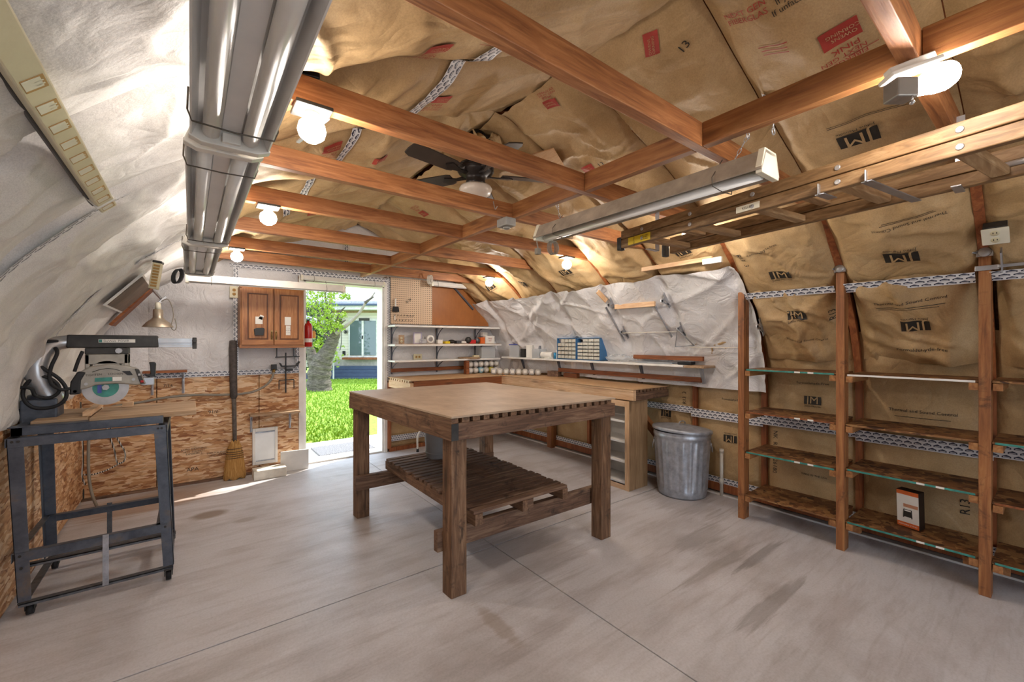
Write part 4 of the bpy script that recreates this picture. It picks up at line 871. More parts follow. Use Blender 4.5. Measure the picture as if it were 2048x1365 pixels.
MB().beam(bx_-RV*.034, bx_+RV*.022, .045, .05).build('socket_box', plain('grey_box_cover', '8f8a84', .4, .4, .1), nb, .004)
Mb = Matrix.Translation(sk) @ (tp-sk).to_track_quat('Z', 'Y').to_matrix().to_4x4(); Lb = (tp-sk).length
MB().lathe([(.018, 0), (.02, .1*Lb), (.026, .3*Lb), (.034, .52*Lb), (.0365, .7*Lb), (.032, .86*Lb), (.02, .96*Lb), (.0001, Lb)], (0, 0, 0), 22, 'z', Mb).build('bulb', BULB2, nb)
q5 = at(1824, 205, 1.08); MB().tube([q5+Vector((0, 0, .02)), q5], .002, 6).ball(q5, .006, 10, 6).build('pull_chain', STEEL, nb)
# --- ceiling fan
FX, FY = 1.485, 2.335
fn = thing('ceiling_fan', 'dark bronze ceiling fan with five blades and frosted bowl light', 'fan', (FX, FY, 2.28))
MB().lathe([(.0001, 2.70), (.065, 2.70), (.068, 2.67), (.05, 2.63), (.02, 2.62), (.0001, 2.62)], (FX, FY, 0), 24).build('canopy', FANB, fn); MB().cyl((FX, FY, 2.62), (FX, FY, 2.5), .013).build('downrod', FANB, fn)
MB().lathe([(.0001, 2.52), (.05, 2.515), (.105, 2.49), (.115, 2.46), (.11, 2.43), (.07, 2.41), (.06, 2.39), (.065, 2.37), (.06, 2.355), (.0001, 2.35)], (FX, FY, 0), 28).build('motor', FANB, fn)
for z in (2.445, 2.455, 2.465, 2.475): MB().lathe([(.113, z-.002), (.119, z), (.113, z+.002)], (FX, FY, 0), 28).build('motor_ring', FANB, fn)
MB().lathe([(.06, 2.352), (.10, 2.345), (.108, 2.33), (.095, 2.30), (.06, 2.278), (.0001, 2.27)], (FX, FY, 0), 28).build('bowl', BOWL, fn)
for k in range(5):
    a = math.radians(-25+72*k); R_ = Matrix.Translation((FX, FY, 2.425)) @ Matrix.Rotation(a, 4, 'Z') @ Matrix.Rotation(math.radians(12), 4, 'X')
    m = MB(); pl_ = [(.17, -.045), (.2, -.055), (.48, -.062), (.515, -.045), (.52, 0), (.515, .045), (.48, .062), (.2, .055), (.17, .045)]
    m.prism([(x, y, -.004) for x, y in pl_], (0, 0, .008), R_); bl_ = m.build('blade', FANBL, fn, .002)
    MB().prism([(.08, -.018, -.012), (.14, -.012, -.014), (.22, -.035, -.012), (.25, 0, -.012), (.22, .035, -.012), (.14, .012, -.014), (.08, .018, -.012)], (0, 0, .007), R_).build('blade_iron', FANB, fn)
for k, (sa, ya, L_, a_) in enumerate(((4.02, 2.22, .13, .3), (4.10, 2.30, .16, -.4), (4.05, 2.42, .12, .9), (3.90, 2.26, .14, -1.0), (4.16, 2.38, .15, 1.6))):
    u, v_ = np.meshgrid(np.linspace(0, 1, 14), np.linspace(-.5, .5, 8), indexing='ij'); x0, z0 = prof(np.array([sa]), .07)
    dx = np.cos(a_)*u*L_*.7-np.sin(a_)*v_*.09; dy = np.sin(a_)*u*L_*.7+np.cos(a_)*v_*.09
    grid_obj('torn_flap', np.stack([x0[0]+dx, ya+dy, z0[0]-L_*.55*u**1.6-.018*np.sin(7*u+9*v_+k)], -1), KRAFT, ceiling)
x0, z0 = prof(np.array([4.06]), .085); MB().ball((x0[0], 2.31, z0[0]+.02), .5, 16, 8, (.20, .17, .05)).build('torn_opening', plain('hole_shade_wool', '2f241c', .9, 0, .3, 40), ceiling)  # dark lump in the torn insulation; its colour paints the shade of the hole
one('loose_panel', MB().box(-.09, .09, -.06, .06, 0, .012, Matrix.Translation((1.02, 2.02, 2.43)) @ Euler((.1, -.4, .5)).to_matrix().to_4x4()), WHITE, 'small white foam panel tucked against the slope left of the fan', 'panel')
one('loose_panel', MB().box(-.14, .14, -.1, .1, 0, .01, Matrix.Translation((1.86, 2.03, 2.46)) @ Euler((.05, .42, .3)).to_matrix().to_4x4()), PINE_Y, 'small pale wood panel fixed to the slope beside the fan', 'panel')
# smoke-detector like box on the blocking
one('wire_box', MB().box(1.50, 1.575, 2.02, 2.12, 2.035, 2.085).cyl((1.54, 2.07, 2.035), (1.54, 2.07, 2.022), .025, .02), plain('grey_plastic', '9a9894', .5, .2, .15), 'small grey device box under the joist crossing near the fan', 'box', None, .006)
# hooks screwed to the framing
def eye(x, y, z, lab): 
    m = MB().tube([(x, y, z+.03), (x, y, z)], .0025, 6); m.tube([Vector((x+.012*math.cos(u), y, z-.012+.012*math.sin(u))) for u in np.linspace(0, 2*math.pi, 14)[:-1]], .0025, 6, True); one('screw_eye', m, STEEL, lab, 'hook')
eye(1.63, .62, 2.085, 'steel screw eye in the blocking near the strip light'); 
one('wire_hook', MB().tube(smooth_path([(1.42, 2.04, 2.16), (1.42, 2.03, 2.13), (1.42, 2.02, 2.11), (1.42, 2.0, 2.12)]), .003, 6), STEEL, 'small wire hook on the third joist under the fan', 'hook')
m = MB()
for k in range(5): m.tube([Vector((2.24+.022*math.sin(u)+.006*k, 4.55-.004*k, 2.10-.0+.055*math.cos(u)-.03)) for u in np.linspace(0, 2*math.pi, 16)[:-1]], .003, 6, True)
one('cord_bundle', m, PVC, 'white looped cord hanging from the rear joist by the pegboard', 'cord')
m = MB()
for k in range(5): m.tube([Vector((-.09+.006*k+.028*math.sin(u), 4.33-.012*k+.01*math.cos(u), 1.86+.055*math.cos(u)+.02*math.sin(u))) for u in np.linspace(0, 2*math.pi, 16)[:-1]], .0045, 6, True)
one('cord_bundle', m, RUBBER, 'dark looped cord hanging left of the cross strip light', 'cord')
one('pliers', MB().beam((.24, 1.50, 2.20), (.34, 1.49, 2.205), .018, .02).beam((.2, 1.48, 2.20), (.25, 1.50, 2.20), .02, .018), BLACK, 'black-handled tool lying on top of the near left joist', 'tool', None, .004)
# --- power strip along the left slope
def frame_on_roof(s, y, off=.0):
    x, z = prof(np.array([s]), off); x2, z2 = prof(np.array([s+.01]), off)
    up = Vector((x2[0]-x[0], 0, z2[0]-z[0])).normalized(); nn = Vector((up.z, 0, -up.x)); return Vector((x[0], y, z[0])), up, nn
o_, up, nn = frame_on_roof(1.985, 1.4, .06)
ps = thing('power_strip', 'long cream power strip with a row of tan outlets on the silver slope', 'power strip', o_)
def pr(name, y0, y1, u0, u1, n0, n1, mat, bev=.002, par=None):
    M_ = Matrix((( 0, up.x, nn.x, o_.x), (1, 0, 0, 0), (0, up.z, nn.z, o_.z), (0, 0, 0, 1)))
    return MB().box(y0, y1, u0, u1, n0, n1, M_).build(name, mat, par or ps, bev)
pr('case', .62, 1.97, -.026, .026, 0, .03, CREAM, .004); pr('back_case', .62, 1.97, -.03, .028, -.018, .001, DGREY, .003)
for k in range(10):
    yk = 1.93-k*.093; r_ = pr('outlet', yk-.021, yk+.021, -.019, .019, .0295, .0312, GOLD, .003)
    for a, b_, c, d in ((-.019, .012, -.018, .012), (-.008, -.005, .0, .0151), (.003, .006, .0, .0151)): pr('slot', yk+a, yk+b_, c, d, .0312, .032, IVORY, 0, r_)
pr('tie_band', 1.885, 1.895, -.031, .03, -.019, .034, PAPER, .001)
# --- small power strip with plug and two boards on the far left slope
o2, up2, nn2 = frame_on_roof(1.98, 3.95, .06)
q = thing('power_strip', 'short cream power strip with ribbed outlets hanging on the far left slope', 'power strip', o2)
def fr2(O, U, N, y0, y1, u0, u1, n0, n1): 
    M_ = Matrix(((0, U.x, N.x, O.x), (1, 0, 0, 0), (0, U.z, N.z, O.z), (0, 0, 0, 1))); return MB().box(y0, y1, u0, u1, n0, n1, M_)
M2 = Matrix.Translation((-.19, 3.62, 1.68)) @ Euler((0, math.radians(8), math.radians(-8))).to_matrix().to_4x4()
MB().box(-.022, .022, -.03, .03, 0, .17, M2).build('case', CREAM, q, .003); MB().box(-.024, .024, -.032, .032, .17, .185, M2).build('cap', BLACK, q, .002)
for k in range(8): MB().box(-.014, .018, -.034, -.029, .012+k*.019, .024+k*.019, M2).build('outlet', GOLD, q, .001)
MB().tube(smooth_path([(-.2, 3.6, 1.87), (-.235, 3.57, 1.885), (-.26, 3.53, 1.90), (-.25, 3.5, 1.935), (-.23, 3.46, 1.96)]), .009, 8).build('cord', CORD, q); MB().beam((-.235, 3.47, 1.955), (-.2, 3.43, 1.98), .022, .028).build('plug', BLACK, q, .004)
def slab(name, s0, s1, y0, y1, off, th, mat, lab, cat):
    a, U1, N1 = frame_on_roof(s0, 0, off); b_, U2, N2 = frame_on_roof(s1, 0, off)
    m = MB().prism([(a.x, y0, a.z), (b_.x, y0, b_.z), (b_.x+N1.x*th, y0, b_.z+N1.z*th), (a.x+N1.x*th, y0, a.z+N1.z*th)], (0, y1-y0, 0)); return one(name, m, mat, lab, cat, None, .002)
d1 = slab('framed_board', 1.66, 1.96, 3.66, 4.46, .065, .012, WHITE, 'white-edged board with dark brown face on the far left slope', 'board'); 
a1, U1, N1 = frame_on_roof(1.675, 0, .078); b1, _, _ = frame_on_roof(1.945, 0, .078)
MB().prism([(a1.x, 3.69, a1.z), (b1.x, 3.69, b1.z), (b1.x+N1.x*.003, 3.69, b1.z+N1.z*.003), (a1.x+N1.x*.003, 3.69, a1.z+N1.z*.003)], (0, .74, 0)).build('face', plain('dark_brown_face', '5f4c3c', .6, 0, .2, 12), d1)
slab('plank', 1.54, 1.95, 4.50, 4.72, .06, .02, REDWX, 'reddish strand-board plank leaning below the brown-faced board', 'plank')
# --- clamp lamp
cl = thing('clamp_lamp', 'clamp work lamp with dull aluminium reflector shade at the far left', 'lamp', (-.21, 4.55, 1.44))
alu = plain('aluminium_shade', 'b7a996', .38, .6, .14, 14)
MB().lathe([(.102, 1.455), (.1, 1.462), (.075, 1.495), (.045, 1.52), (.034, 1.535), (.033, 1.60), (.026, 1.602), (.026, 1.54), (.07, 1.493), (.096, 1.46)], (-.21, 4.55, 0), 32).build('shade', alu, cl)
MB().cyl((-.21, 4.55, 1.60), (-.21, 4.55, 1.66), .022, .018).build('socket', IVORY, cl); MB().beam((-.21, 4.55, 1.65), (-.16, 4.56, 1.71), .02, .02).beam((-.19, 4.56, 1.69), (-.24, 4.6, 1.76), .025, .012).build('clamp', STEEL, cl, .002)
MB().tube(smooth_path([(-.2, 4.55, 1.66), (-.15, 4.53, 1.69), (-.12, 4.52, 1.63), (-.11, 4.52, 1.55), (-.125, 4.52, 1.46), (-.105, 4.52, 1.43), (-.09, 4.52, 1.46), (-.10, 4.52, 1.53)]), .004, 6).build('cord', CORD, cl)
# ------------------------------------------------------------------ back wall things
# --- wall cabinet
cb = thing('wall_cabinet', 'oak wall cabinet with two raised-panel doors left of the doorway', 'cabinet', (.65, 4.84, 1.28))
def cp(name, a, mat, bev=.002, par=None): return MB().box(*a).build(name, mat, par or cb, bev)
cp('body', (.375, .925, 4.72, 4.985, 1.285, 1.87), OAK)
cp('face_frame', (.37, .93, 4.702, 4.72, 1.275, 1.305), OAKX); cp('face_frame', (.37, .93, 4.702, 4.72, 1.85, 1.88), OAKX)
for x0, x1, hx in ((.385, .648, .633), (.656, .918, .671)):
    d_ = cp('door', (x0, x1, 4.69, 4.703, 1.305, 1.85), OAK, .003)
    for a in ((x0+.045, x1-.045, 1.355, 1.80),):
        cp('panel_groove', (a[0], a[1], 4.6885, 4.6905, a[2], a[3]), plain('oak_groove', '5f3517', .5, 0, .1), 0, d_); cp('raised_panel', (a[0]+.012, a[1]-.012, 4.682, 4.6895, a[2]+.012, a[3]-.012), OAK, .005, d_)
    cp('rail', (x0+.0, x1-.0, 4.684, 4.691, 1.305, 1.352), OAKX, .002, d_)
    MB().tube([(hx, 4.69, 1.36), (hx, 4.668, 1.37), (hx, 4.664, 1.395), (hx, 4.668, 1.42), (hx, 4.69, 1.43)], .005, 8).box(hx-.008, hx+.008, 4.686, 4.691, 1.345, 1.445).build('handle', plain('aged_brass', '8b6f45', .35, .8, .15), d_)
def note(name, a, mat, lab, rot=0, cat='note', txt=None):
    x0, x1, z0, z1 = a; c = Vector(((x0+x1)/2, 4.678, (z0+z1)/2)); M_ = Matrix.Translation(c) @ Matrix.Rotation(rot, 4, 'Y')
    o = one(name, MB().box(-(x1-x0)/2, (x1-x0)/2, -.0015, .0015, -(z1-z0)/2, (z1-z0)/2, M_), mat, lab, cat)
    if txt: text_obj('print', txt, .02, c+Vector((0, -.003, 0)), M_.to_3x3() @ Vector((1, 0, 0)), M_.to_3x3() @ Vector((0, 0, 1)), INK, o)
    return o
note('paper_note', (.495, .555, 1.505, 1.575), PAPER, 'white paper tag on the left cabinet door'); M3 = note('paper_note', (.527, .56, 1.548, 1.59), PAPER, 'tilted white card with black numerals above the left tag', .4, 'note', '743')
o_ = one('key_holder', MB().prism([(.488, 4.679, 1.395), (.562, 4.679, 1.395), (.57, 4.679, 1.46), (.555, 4.679, 1.47), (.50, 4.679, 1.465), (.482, 4.679, 1.455)], (0, -.02, 0)), BLACK, 'black pouch hanging on the left cabinet door below the paper tag', 'pouch', None, .003)
note('paper_note', (.745, .80, 1.50, 1.58), PAPER, 'white square note on the right cabinet door'); note('paper_note', (.755, .795, 1.40, 1.495), PAPER, 'long printed slip below the square note on the right cabinet door', 0, 'note', '- - -\n= = =\n- - -')
def outlet(x, z, lab, y=4.965, horiz=False, mat=None):
    o = thing('wall_outlet', lab, 'outlet', (x, y, z-.06)); w, h_ = (.058, .036) if horiz else (.036, .058)
    MB().box(x-w, x+w, y-.006, y, z-h_, z+h_).build('plate', mat or CREAM, o, .002)
    for k in (-1, 1):
        cx, cz = (x+k*.02, z) if horiz else (x, z+k*.02); MB().lathe([(.0, -.002), (.014, -.002), (.015, .0)], (cx, y-.006, cz), 16, 'y').build('socket', GOLD if mat is None else CREAM, o)
        for dx in (-.005, .005): MB().box(cx+dx-.0012, cx+dx+.0012, y-.0092, y-.008, cz-.002, cz+.006).build('slot', BLACK, o)
    return o
outlet(.345, 1.825, 'cream duplex outlet left of the oak cabinet'); outlet(2.29, 1.145, 'cream outlet plate between the lower back shelves', 4.965, True); 
# --- fire extinguisher hung at the cabinet side
fe = thing('fire_extinguisher', 'small red fire extinguisher at the right side of the oak cabinet', 'extinguisher', (.985, 4.80, 1.28))
MB().lathe([(.0001, 1.28), (.034, 1.282), (.038, 1.29), (.038, 1.50), (.03, 1.525), (.014, 1.535), (.012, 1.55), (.0001, 1.55)], (.985, 4.80, 0), 22).build('cylinder', RED, fe); MB().cyl((.985, 4.80, 1.33), (.985, 4.80, 1.37), .0387, None, 22, False).build('label', PAPER, fe); MB().cyl((.985, 4.8, 1.55), (.985, 4.8, 1.565), .012).beam((.97, 4.8, 1.57), (1.02, 4.8, 1.575), .012, .008).build('valve', BLACK, fe)
ab = thing('amber_tag', 'amber translucent plastic tag hanging beside the fire extinguisher', 'tag', (1.06, 4.93, 1.37)); MB().prism([(1.035, 4.93, 1.375), (1.085, 4.93, 1.375), (1.085, 4.93, 1.44), (1.07, 4.93, 1.455), (1.05, 4.93, 1.455), (1.035, 4.93, 1.44)], (0, .008, 0)).build('tag', AMBER, ab, .002); MB().box(.975, 1.06, 4.934, 4.94, 1.41, 1.42).build('arm', AMBER, ab)
# --- wall hook rack, hose, small shelves
hr = thing('wall_rack', 'black iron hook rack with tray on the strand board beside the doorway', 'rack', (.80, 4.9, .8))
m = MB().beam((.80, 4.965, .80), (.80, 4.965, 1.22), .012, .012, (1, 0, 0)).beam((.70, 4.95, 1.175), (.93, 4.95, 1.18), .01, .01)
for x in (.715, .87): m.beam((x, 4.95, 1.175), (x, 4.95, 1.27), .008, .008, (1, 0, 0))
m.beam((.735, 4.95, .935), (.875, 4.95, .935), .01, .01)
for x in (.735, .875): m.beam((x, 4.95, .935), (x, 4.95, .84), .008, .008, (1, 0, 0))
m.build('bars', BLACK, hr, .001); MB().prism([(.755, 4.97, 1.075), (.9, 4.97, 1.075), (.93, 4.97, 1.125), (.92, 4.97, 1.125), (.893, 4.97, 1.085), (.762, 4.97, 1.085), (.745, 4.97, 1.115), (.735, 4.97, 1.115)], (0, -.06, 0)).build('tray', BLACK, hr); MB().beam((.8, 4.94, 1.04), (.86, 4.94, 1.04), .04, .02).build('bracket', BLACK, hr)
ho = thing('air_hose', 'grey air hose looping from a wall fitting behind the broom to the left corner', 'hose', (.6, 4.95, .6))
MB().box(.665, .715, 4.945, 4.983, 1.04, 1.10).build('fitting_box', DGREY, ho, .003); MB().cyl((.69, 4.94, 1.05), (.68, 4.93, 1.02), .014).build('coupling', plain('brass', 'b08d4f', .35, .8, .1), ho)
MB().tube(smooth_path([(.68, 4.93, 1.02), (.67, 4.92, .97), (.62, 4.92, .90), (.52, 4.93, .84), (.40, 4.94, .82), (.25, 4.95, .82), (.05, 4.95, .835), (-.15, 4.95, .83), (-.35, 4.95, .80), (-.52, 4.93, .78), (-.62, 4.9, .72), (-.655, 4.86, .60), (-.66, 4.84, .40), (-.65, 4.8, .22), (-.62, 4.72, .10), (-.58, 4.62, .03)], 6), .011, 8).build('hose', CORD, ho); MB().cyl((-.58, 4.62, .03), (-.55, 4.57, .02), .013, .008).build('nozzle', STEEL, ho)
rp = thing('rope', 'black and white braided rope hanging in loops in the left corner', 'rope', (-.64, 4.8, .1))
rope_m = NT('braided_rope'); vv = rope_m.coord((1, 1, 1)); wv = rope_m.n('ShaderNodeTexWave', i_Scale=22., i_Distortion=1.); rope_m.l(vv, wv.inputs[0]); rope_m.set(rope_m.ramp(wv.outputs['Fac'], [(.45, '2a2826'), (.55, 'd6d2ca')]), .8)
MB().tube(smooth_path([(-.70, 4.8, .85), (-.69, 4.8, .6), (-.685, 4.8, .38), (-.69, 4.79, .26), (-.67, 4.78, .18)]), .006, 6).tube(smooth_path([(-.60, 4.96, .80), (-.55, 4.955, .62), (-.49, 4.95, .48), (-.45, 4.945, .38), (-.45, 4.945, .31), (-.475, 4.945, .285), (-.50, 4.945, .30), (-.52, 4.95, .42), (-.57, 4.955, .62), (-.61, 4.96, .80)]), .006, 6).tube(smooth_path([(-.475, 4.945, .29), (-.55, 4.92, .25), (-.63, 4.86, .24), (-.68, 4.8, .26)]), .006, 6).build('strands', rope_m.m, rp)
MB().tube([Vector((-.68, 4.78+.018*math.cos(u), .11+.04*math.sin(u))) for u in np.linspace(0, 2*math.pi, 14)[:-1]], .003, 6, True).build('snap_hook', DGREY, rp)
def bshelf(lab, x0, x1, z, y0, brk, mat=WHITE, th=.018, bl=.16, y1=4.975, mats=ZINC, name='wall_shelf'):
    o = thing(name, lab, 'shelf', ((x0+x1)/2, y1-.01, z-.1)); MB().box(x0, x1, y0, y1, z-th, z).build('board', mat, o, .003)
    for bx in brk:
        MB().box(bx-.009, bx+.009, y0+.03, y1, z-th-.004, z-th).box(bx-.009, bx+.009, y1-.004, y1, z-th-bl, z-th).tube(smooth_path([(bx, y0+.06, z-th-.004), (bx, y0+.10, z-th-.02), (bx, y1-.05, z-th-bl*.4), (bx, y1-.012, z-th-bl*.8), (bx, y1-.003, z-th-bl*.98)]), .006, 6).build('bracket', mats, o)
    return o
bshelf('small pale shelf on two brackets above the pet door', .47, .92, .612, 4.86, (.49, .84), SAWB, .02, .17); bshelf('small wooden shelf on brackets on the back wall behind the saw', -.33, -.02, 1.075, 4.86, (-.27, -.05), REDWX, .02, .2)
gb = plain('grey_bracket', '565a66', .45, .4, .1)
s1 = bshelf('upper white shelf on the back wall under the pegboard', 1.90, 3.44, 1.535, 4.74, (1.95, 2.56, 3.15), WHITE, .022, .2, 4.97, gb); s2 = bshelf('middle white shelf on the back wall with small boxes', 1.90, 3.44, 1.305, 4.74, (1.95, 2.56, 3.15), WHITE, .022, .17, 4.97, gb)
MB().box(2.0, 3.44, 4.745, 4.965, 1.3052, 1.311).build('liner', SAWB, s2); s3 = bshelf('lower white shelf on the back wall just above the jars', 1.90, 3.42, 1.112, 4.74, (1.95, 2.56), WHITE, .02, .15, 4.97, gb)
ls = thing('wall_shelf', 'long white shelf along the right slope holding the blue drawer cabinets', 'shelf', (3.52, 3.3, 1.0)); MB().box(3.42, 3.66, 2.02, 4.72, 1.11, 1.13).build('board', WHITE, ls, .003); MB().box(3.42, 3.66, 1.83, 2.015, 1.108, 1.128).build('board_end', SAWB, ls, .003)
for y in (4.4, 3.70, 3.17, 2.53, 1.91): MB().box(3.45, 3.66, y-.009, y+.009, 1.104, 1.108).prism([(3.51, y-.014, 1.106), (3.535, y-.014, 1.106), (3.585, y-.007, .965), (3.575, y-.007, .965)], (0, .026, 0)).build('bracket', gb if y > 2 else ZINC, ls)
one('ledger_rail', MB().box(3.545, 3.58, 1.925, 3.72, .975, 1.02), REDW, 'reddish wooden rail along the right wall below the long shelf', 'rail', None, .003); one('ledger_rail', MB().box(3.53, 3.56, 1.90, 2.62, 1.165, 1.205), REDW, 'short brown wooden rail above the long shelf near its end', 'rail', None, .003); one('ledger_rail', MB().box(1.94, 2.95, 4.935, 4.965, .965, 1.01), REDWX, 'brown wooden rail on the back wall above the bench', 'rail', None, .003)
# --- pegboard and hardboard
pgb = thing('pegboard', 'beige pegboard on the back wall right of the doorway', 'pegboard', (2.18, 4.96, 1.55)); MB().box(1.935, 2.485, 4.955, 4.965, 1.556, 2.12).build('board', PEG, pgb)
for x, z in ((2.14, 1.83), (2.18, 1.86)): MB().beam((x-.02, 4.945, z), (x+.02, 4.945, z), .004, .004).beam((x, 4.945, z-.02), (x, 4.945, z+.02), .004, .004, (1, 0, 0)).build('peg_hook', DGREY, pgb)
for x in np.linspace(1.98, 2.22, 7): MB().beam((x, 4.953, 1.66), (x, 4.935, 1.655), .004, .004).beam((x, 4.935, 1.655), (x, 4.935, 1.672), .004, .004, (1, 0, 0)).build('peg_hook', DGREY, pgb)
for x in np.linspace(2.0, 2.2, 6): MB().beam((x, 4.953, 1.60), (x, 4.935, 1.595), .004, .004).beam((x, 4.935, 1.595), (x, 4.935, 1.612), .004, .004, (1, 0, 0)).build('peg_hook', DGREY, pgb)
br = thing('bench_brush', 'black bench brush with white handle hanging on the pegboard', 'brush', (1.985, 4.93, 1.68)); MB().box(1.978, 1.992, 4.92, 4.94, 1.76, 1.86).build('handle', WHITE, br, .004); MB().prism([(1.945, 4.915, 1.70), (2.03, 4.915, 1.70), (2.02, 4.915, 1.765), (1.955, 4.915, 1.765)], (0, .03, 0)).build('bristles', RUBBER, br, .006)
one('tag_strip', MB().box(1.975, 1.987, 4.943, 4.952, 1.60, 1.66), WHITE, 'white plastic strip hanging below the brush on the pegboard', 'strip')
xs = [2.487]+list(np.linspace(2.6, 3.33, 16)); pts_ = [(2.487, 1.556)]+[(3.37, 1.556)]+[(3.36, 1.58)]+[(x, float(min(roof_z(x)-.02, 2.1))) for x in xs[::-1]]
one('hardboard_panel', MB().prism([(x, 4.955, z) for x, z in pts_], (0, .01, 0)), BROWN, 'plain brown hardboard panel filling the slope right of the pegboard', 'panel')
one('seam_batten', MB().beam((2.80, 4.94, 2.06), (3.10, 4.94, 1.78), .02, .03, (0, 1, 0)), gb, 'dark batten along the slope edge of the brown hardboard panel', 'batten')
# --- pet door, block, panel, broom
pd = thing('pet_door', 'white framed pet door low in the strand-board wall', 'pet door', (.612, 4.975, .08))
for a in ((.50, .525, .085, .455), (.70, .725, .085, .455), (.525, .70, .42, .455), (.525, .70, .085, .115)): MB().box(a[0], a[1], 4.962, 4.984, a[2], a[3]).build('frame', WHITE, pd, .003)
MB().box(.525, .70, 4.972, 4.978, .115, .42).build('flap', plain('frosted_flap', 'eef1f3', .3, 0, .03), pd)
MB().box(.525, .70, 4.966, 4.972, .405, .418).build('hinge_strip', GALV, pd); MB().box(.53, .695, 4.966, 4.972, .117, .128).build('seal', GALV, pd)
one('paving_block', MB().box(.485, .765, 4.70, 4.86, .001, .088), plain('white_block', 'ddd6c8', .8, 0, .08, 20, .3), 'white rough paving block lying on the floor below the pet door', 'block', None, .004)
wpn = one('cover_panel', MB().box(0, .26, -.008, .008, 0, .215, Matrix.Translation((.735, 4.865, .002)) @ Euler((.16, 0, -.12)).to_matrix().to_4x4()), WHITE, 'white plastic cover panel leaning beside the door jamb', 'panel', None, .003)
bm_ = thing('broom', 'corn broom with dark wooden handle standing against the strand-board wall', 'broom', (.345, 4.88, 0))
MB().tube([(.345, 4.885, .37), (.344, 4.89, .50), (.342, 4.90, .7), (.34, 4.91, .78)], [.017, .018, .019, .019], 14).build('handle', plain('handle_grey', '5d544d', .6, 0, .25, 30), bm_)
MB().tube([(.34, 4.91, .78), (.339, 4.915, .80), (.337, 4.925, 1.0), (.335, 4.935, 1.3), (.335, 4.936, 1.345), (.335, 4.936, 1.35)], [.02, .031, .032, .033, .03, .01], 16).build('foam_grip', plain('grip_foam', '514945', .75, 0, .25, 40), bm_)
m = MB(); rnd = random.Random(3)
P = []
for z, hw, hd in ((.375, .022, .02), (.35, .04, .026), (.30, .058, .032), (.24, .068, .036), (.2, .072, .036), (.12, .082, .034), (.05, .088, .036), (.012, .09, .04), (.004, .07, .03)):
    P.append([(.345+hw*math.cos(a)*(1+.05*math.sin(9*a)), 4.885+hd*math.sin(a), z+.01*math.sin(5*a+z*40)) for a in np.linspace(0, 2*math.pi, 41)])
grid_obj('straw_head', np.array(P), STRAW, bm_)
for i in range(60):
    a = rnd.uniform(0, 2*math.pi); x0 = .345+.07*math.cos(a); y0 = 4.885+.034*math.sin(a); m.beam((x0, y0, .24), (x0+.26*(x0-.345)+rnd.uniform(-.008, .008), y0+rnd.uniform(-.004, .01), rnd.uniform(.004, .02)), .003, .003, (0, 1, 0))
tag(m.build('loose_straw', STRAW, bm_), kind='stuff')
for z, hw in ((.30, .0605), (.27, .066), (.25, .069), (.23, .071), (.21, .073)): MB().tube([(.345+hw*math.cos(u), 4.885+.037*math.sin(u), z) for u in np.linspace(0, 2*math.pi, 28)[:-1]], .003, 6, True).build('stitching', TWINE, bm_)
# --- pvc pipe by the trash can
pv = thing('pvc_pipe', 'short white capped pvc pipe rising from the floor by the trash can', 'pipe', (3.66, 1.80, 0)); MB().cyl((3.66, 1.80, 0), (3.66, 1.80, .38), .014).build('pipe', PVC, pv); MB().cyl((3.66, 1.80, .375), (3.66, 1.80, .405), .018).build('cap', PVC, pv); MB().cyl((3.66, 1.80, .1), (3.66, 1.80, .15), .018).build('coupling', PVC, pv)
cn = thing('folding_leg', 'white bent tube leg with black foot standing by the back wall under the bench', 'tube', (2.2, 4.75, 0)); MB().tube(smooth_path([(2.25, 4.75, .33), (2.22, 4.75, .25), (2.19, 4.75, .18), (2.19, 4.75, .05), (2.19, 4.75, .03)]), .012, 8).build('tube', PVC, cn); MB().cyl((2.19, 4.75, 0), (2.19, 4.75, .04), .016, .014).build('foot', RUBBER, cn)
# --- box on the rack bottom shelf
Mx = Matrix.Translation((3.52, .57, .197)) @ Euler((0, -.05, -.25)).to_matrix().to_4x4()
bx = thing('product_box', 'white and orange product box with a picture of a small stand, on the bottom shelf', 'box', (3.52, .57, .195))
MB().box(-.03, .03, -.055, .055, 0, .225, Mx).build('carton', plain('dark_carton', '2b211c', .5), bx, .001); MB().box(-.0315, -.03, -.053, .053, .03, .20, Mx).build('front_print', PAPER, bx); MB().box(-.0322, -.0314, -.053, .053, .002, .03, Mx).build('lower_band', ORANGE, bx); MB().box(-.0322, -.0314, -.053, .053, .2, .224, Mx).build('upper_band', ORANGE, bx)
MB().tube([Mx @ Vector(q_) for q_ in ((-.032, .02, .06), (-.032, .018, .11), (-.032, -.018, .11), (-.032, -.02, .06))], .003, 6).box(-.033, -.0316, -.018, .018, .065, .1, Mx).build('pictured_stand', DGREY, bx); MB().box(-.033, -.0316, -.05, .02, .125, .145, Mx).build('pictured_arm', plain('skin_print', 'c98d6d', .5), bx)
ex = Mx.to_3x3() @ Vector((0, -1, 0)); text_obj('lettering', 'PORTABLE STAND', .011, Mx @ Vector((-.0328, 0, .016)), ex, (0, 0, 1), PAPER, bx)
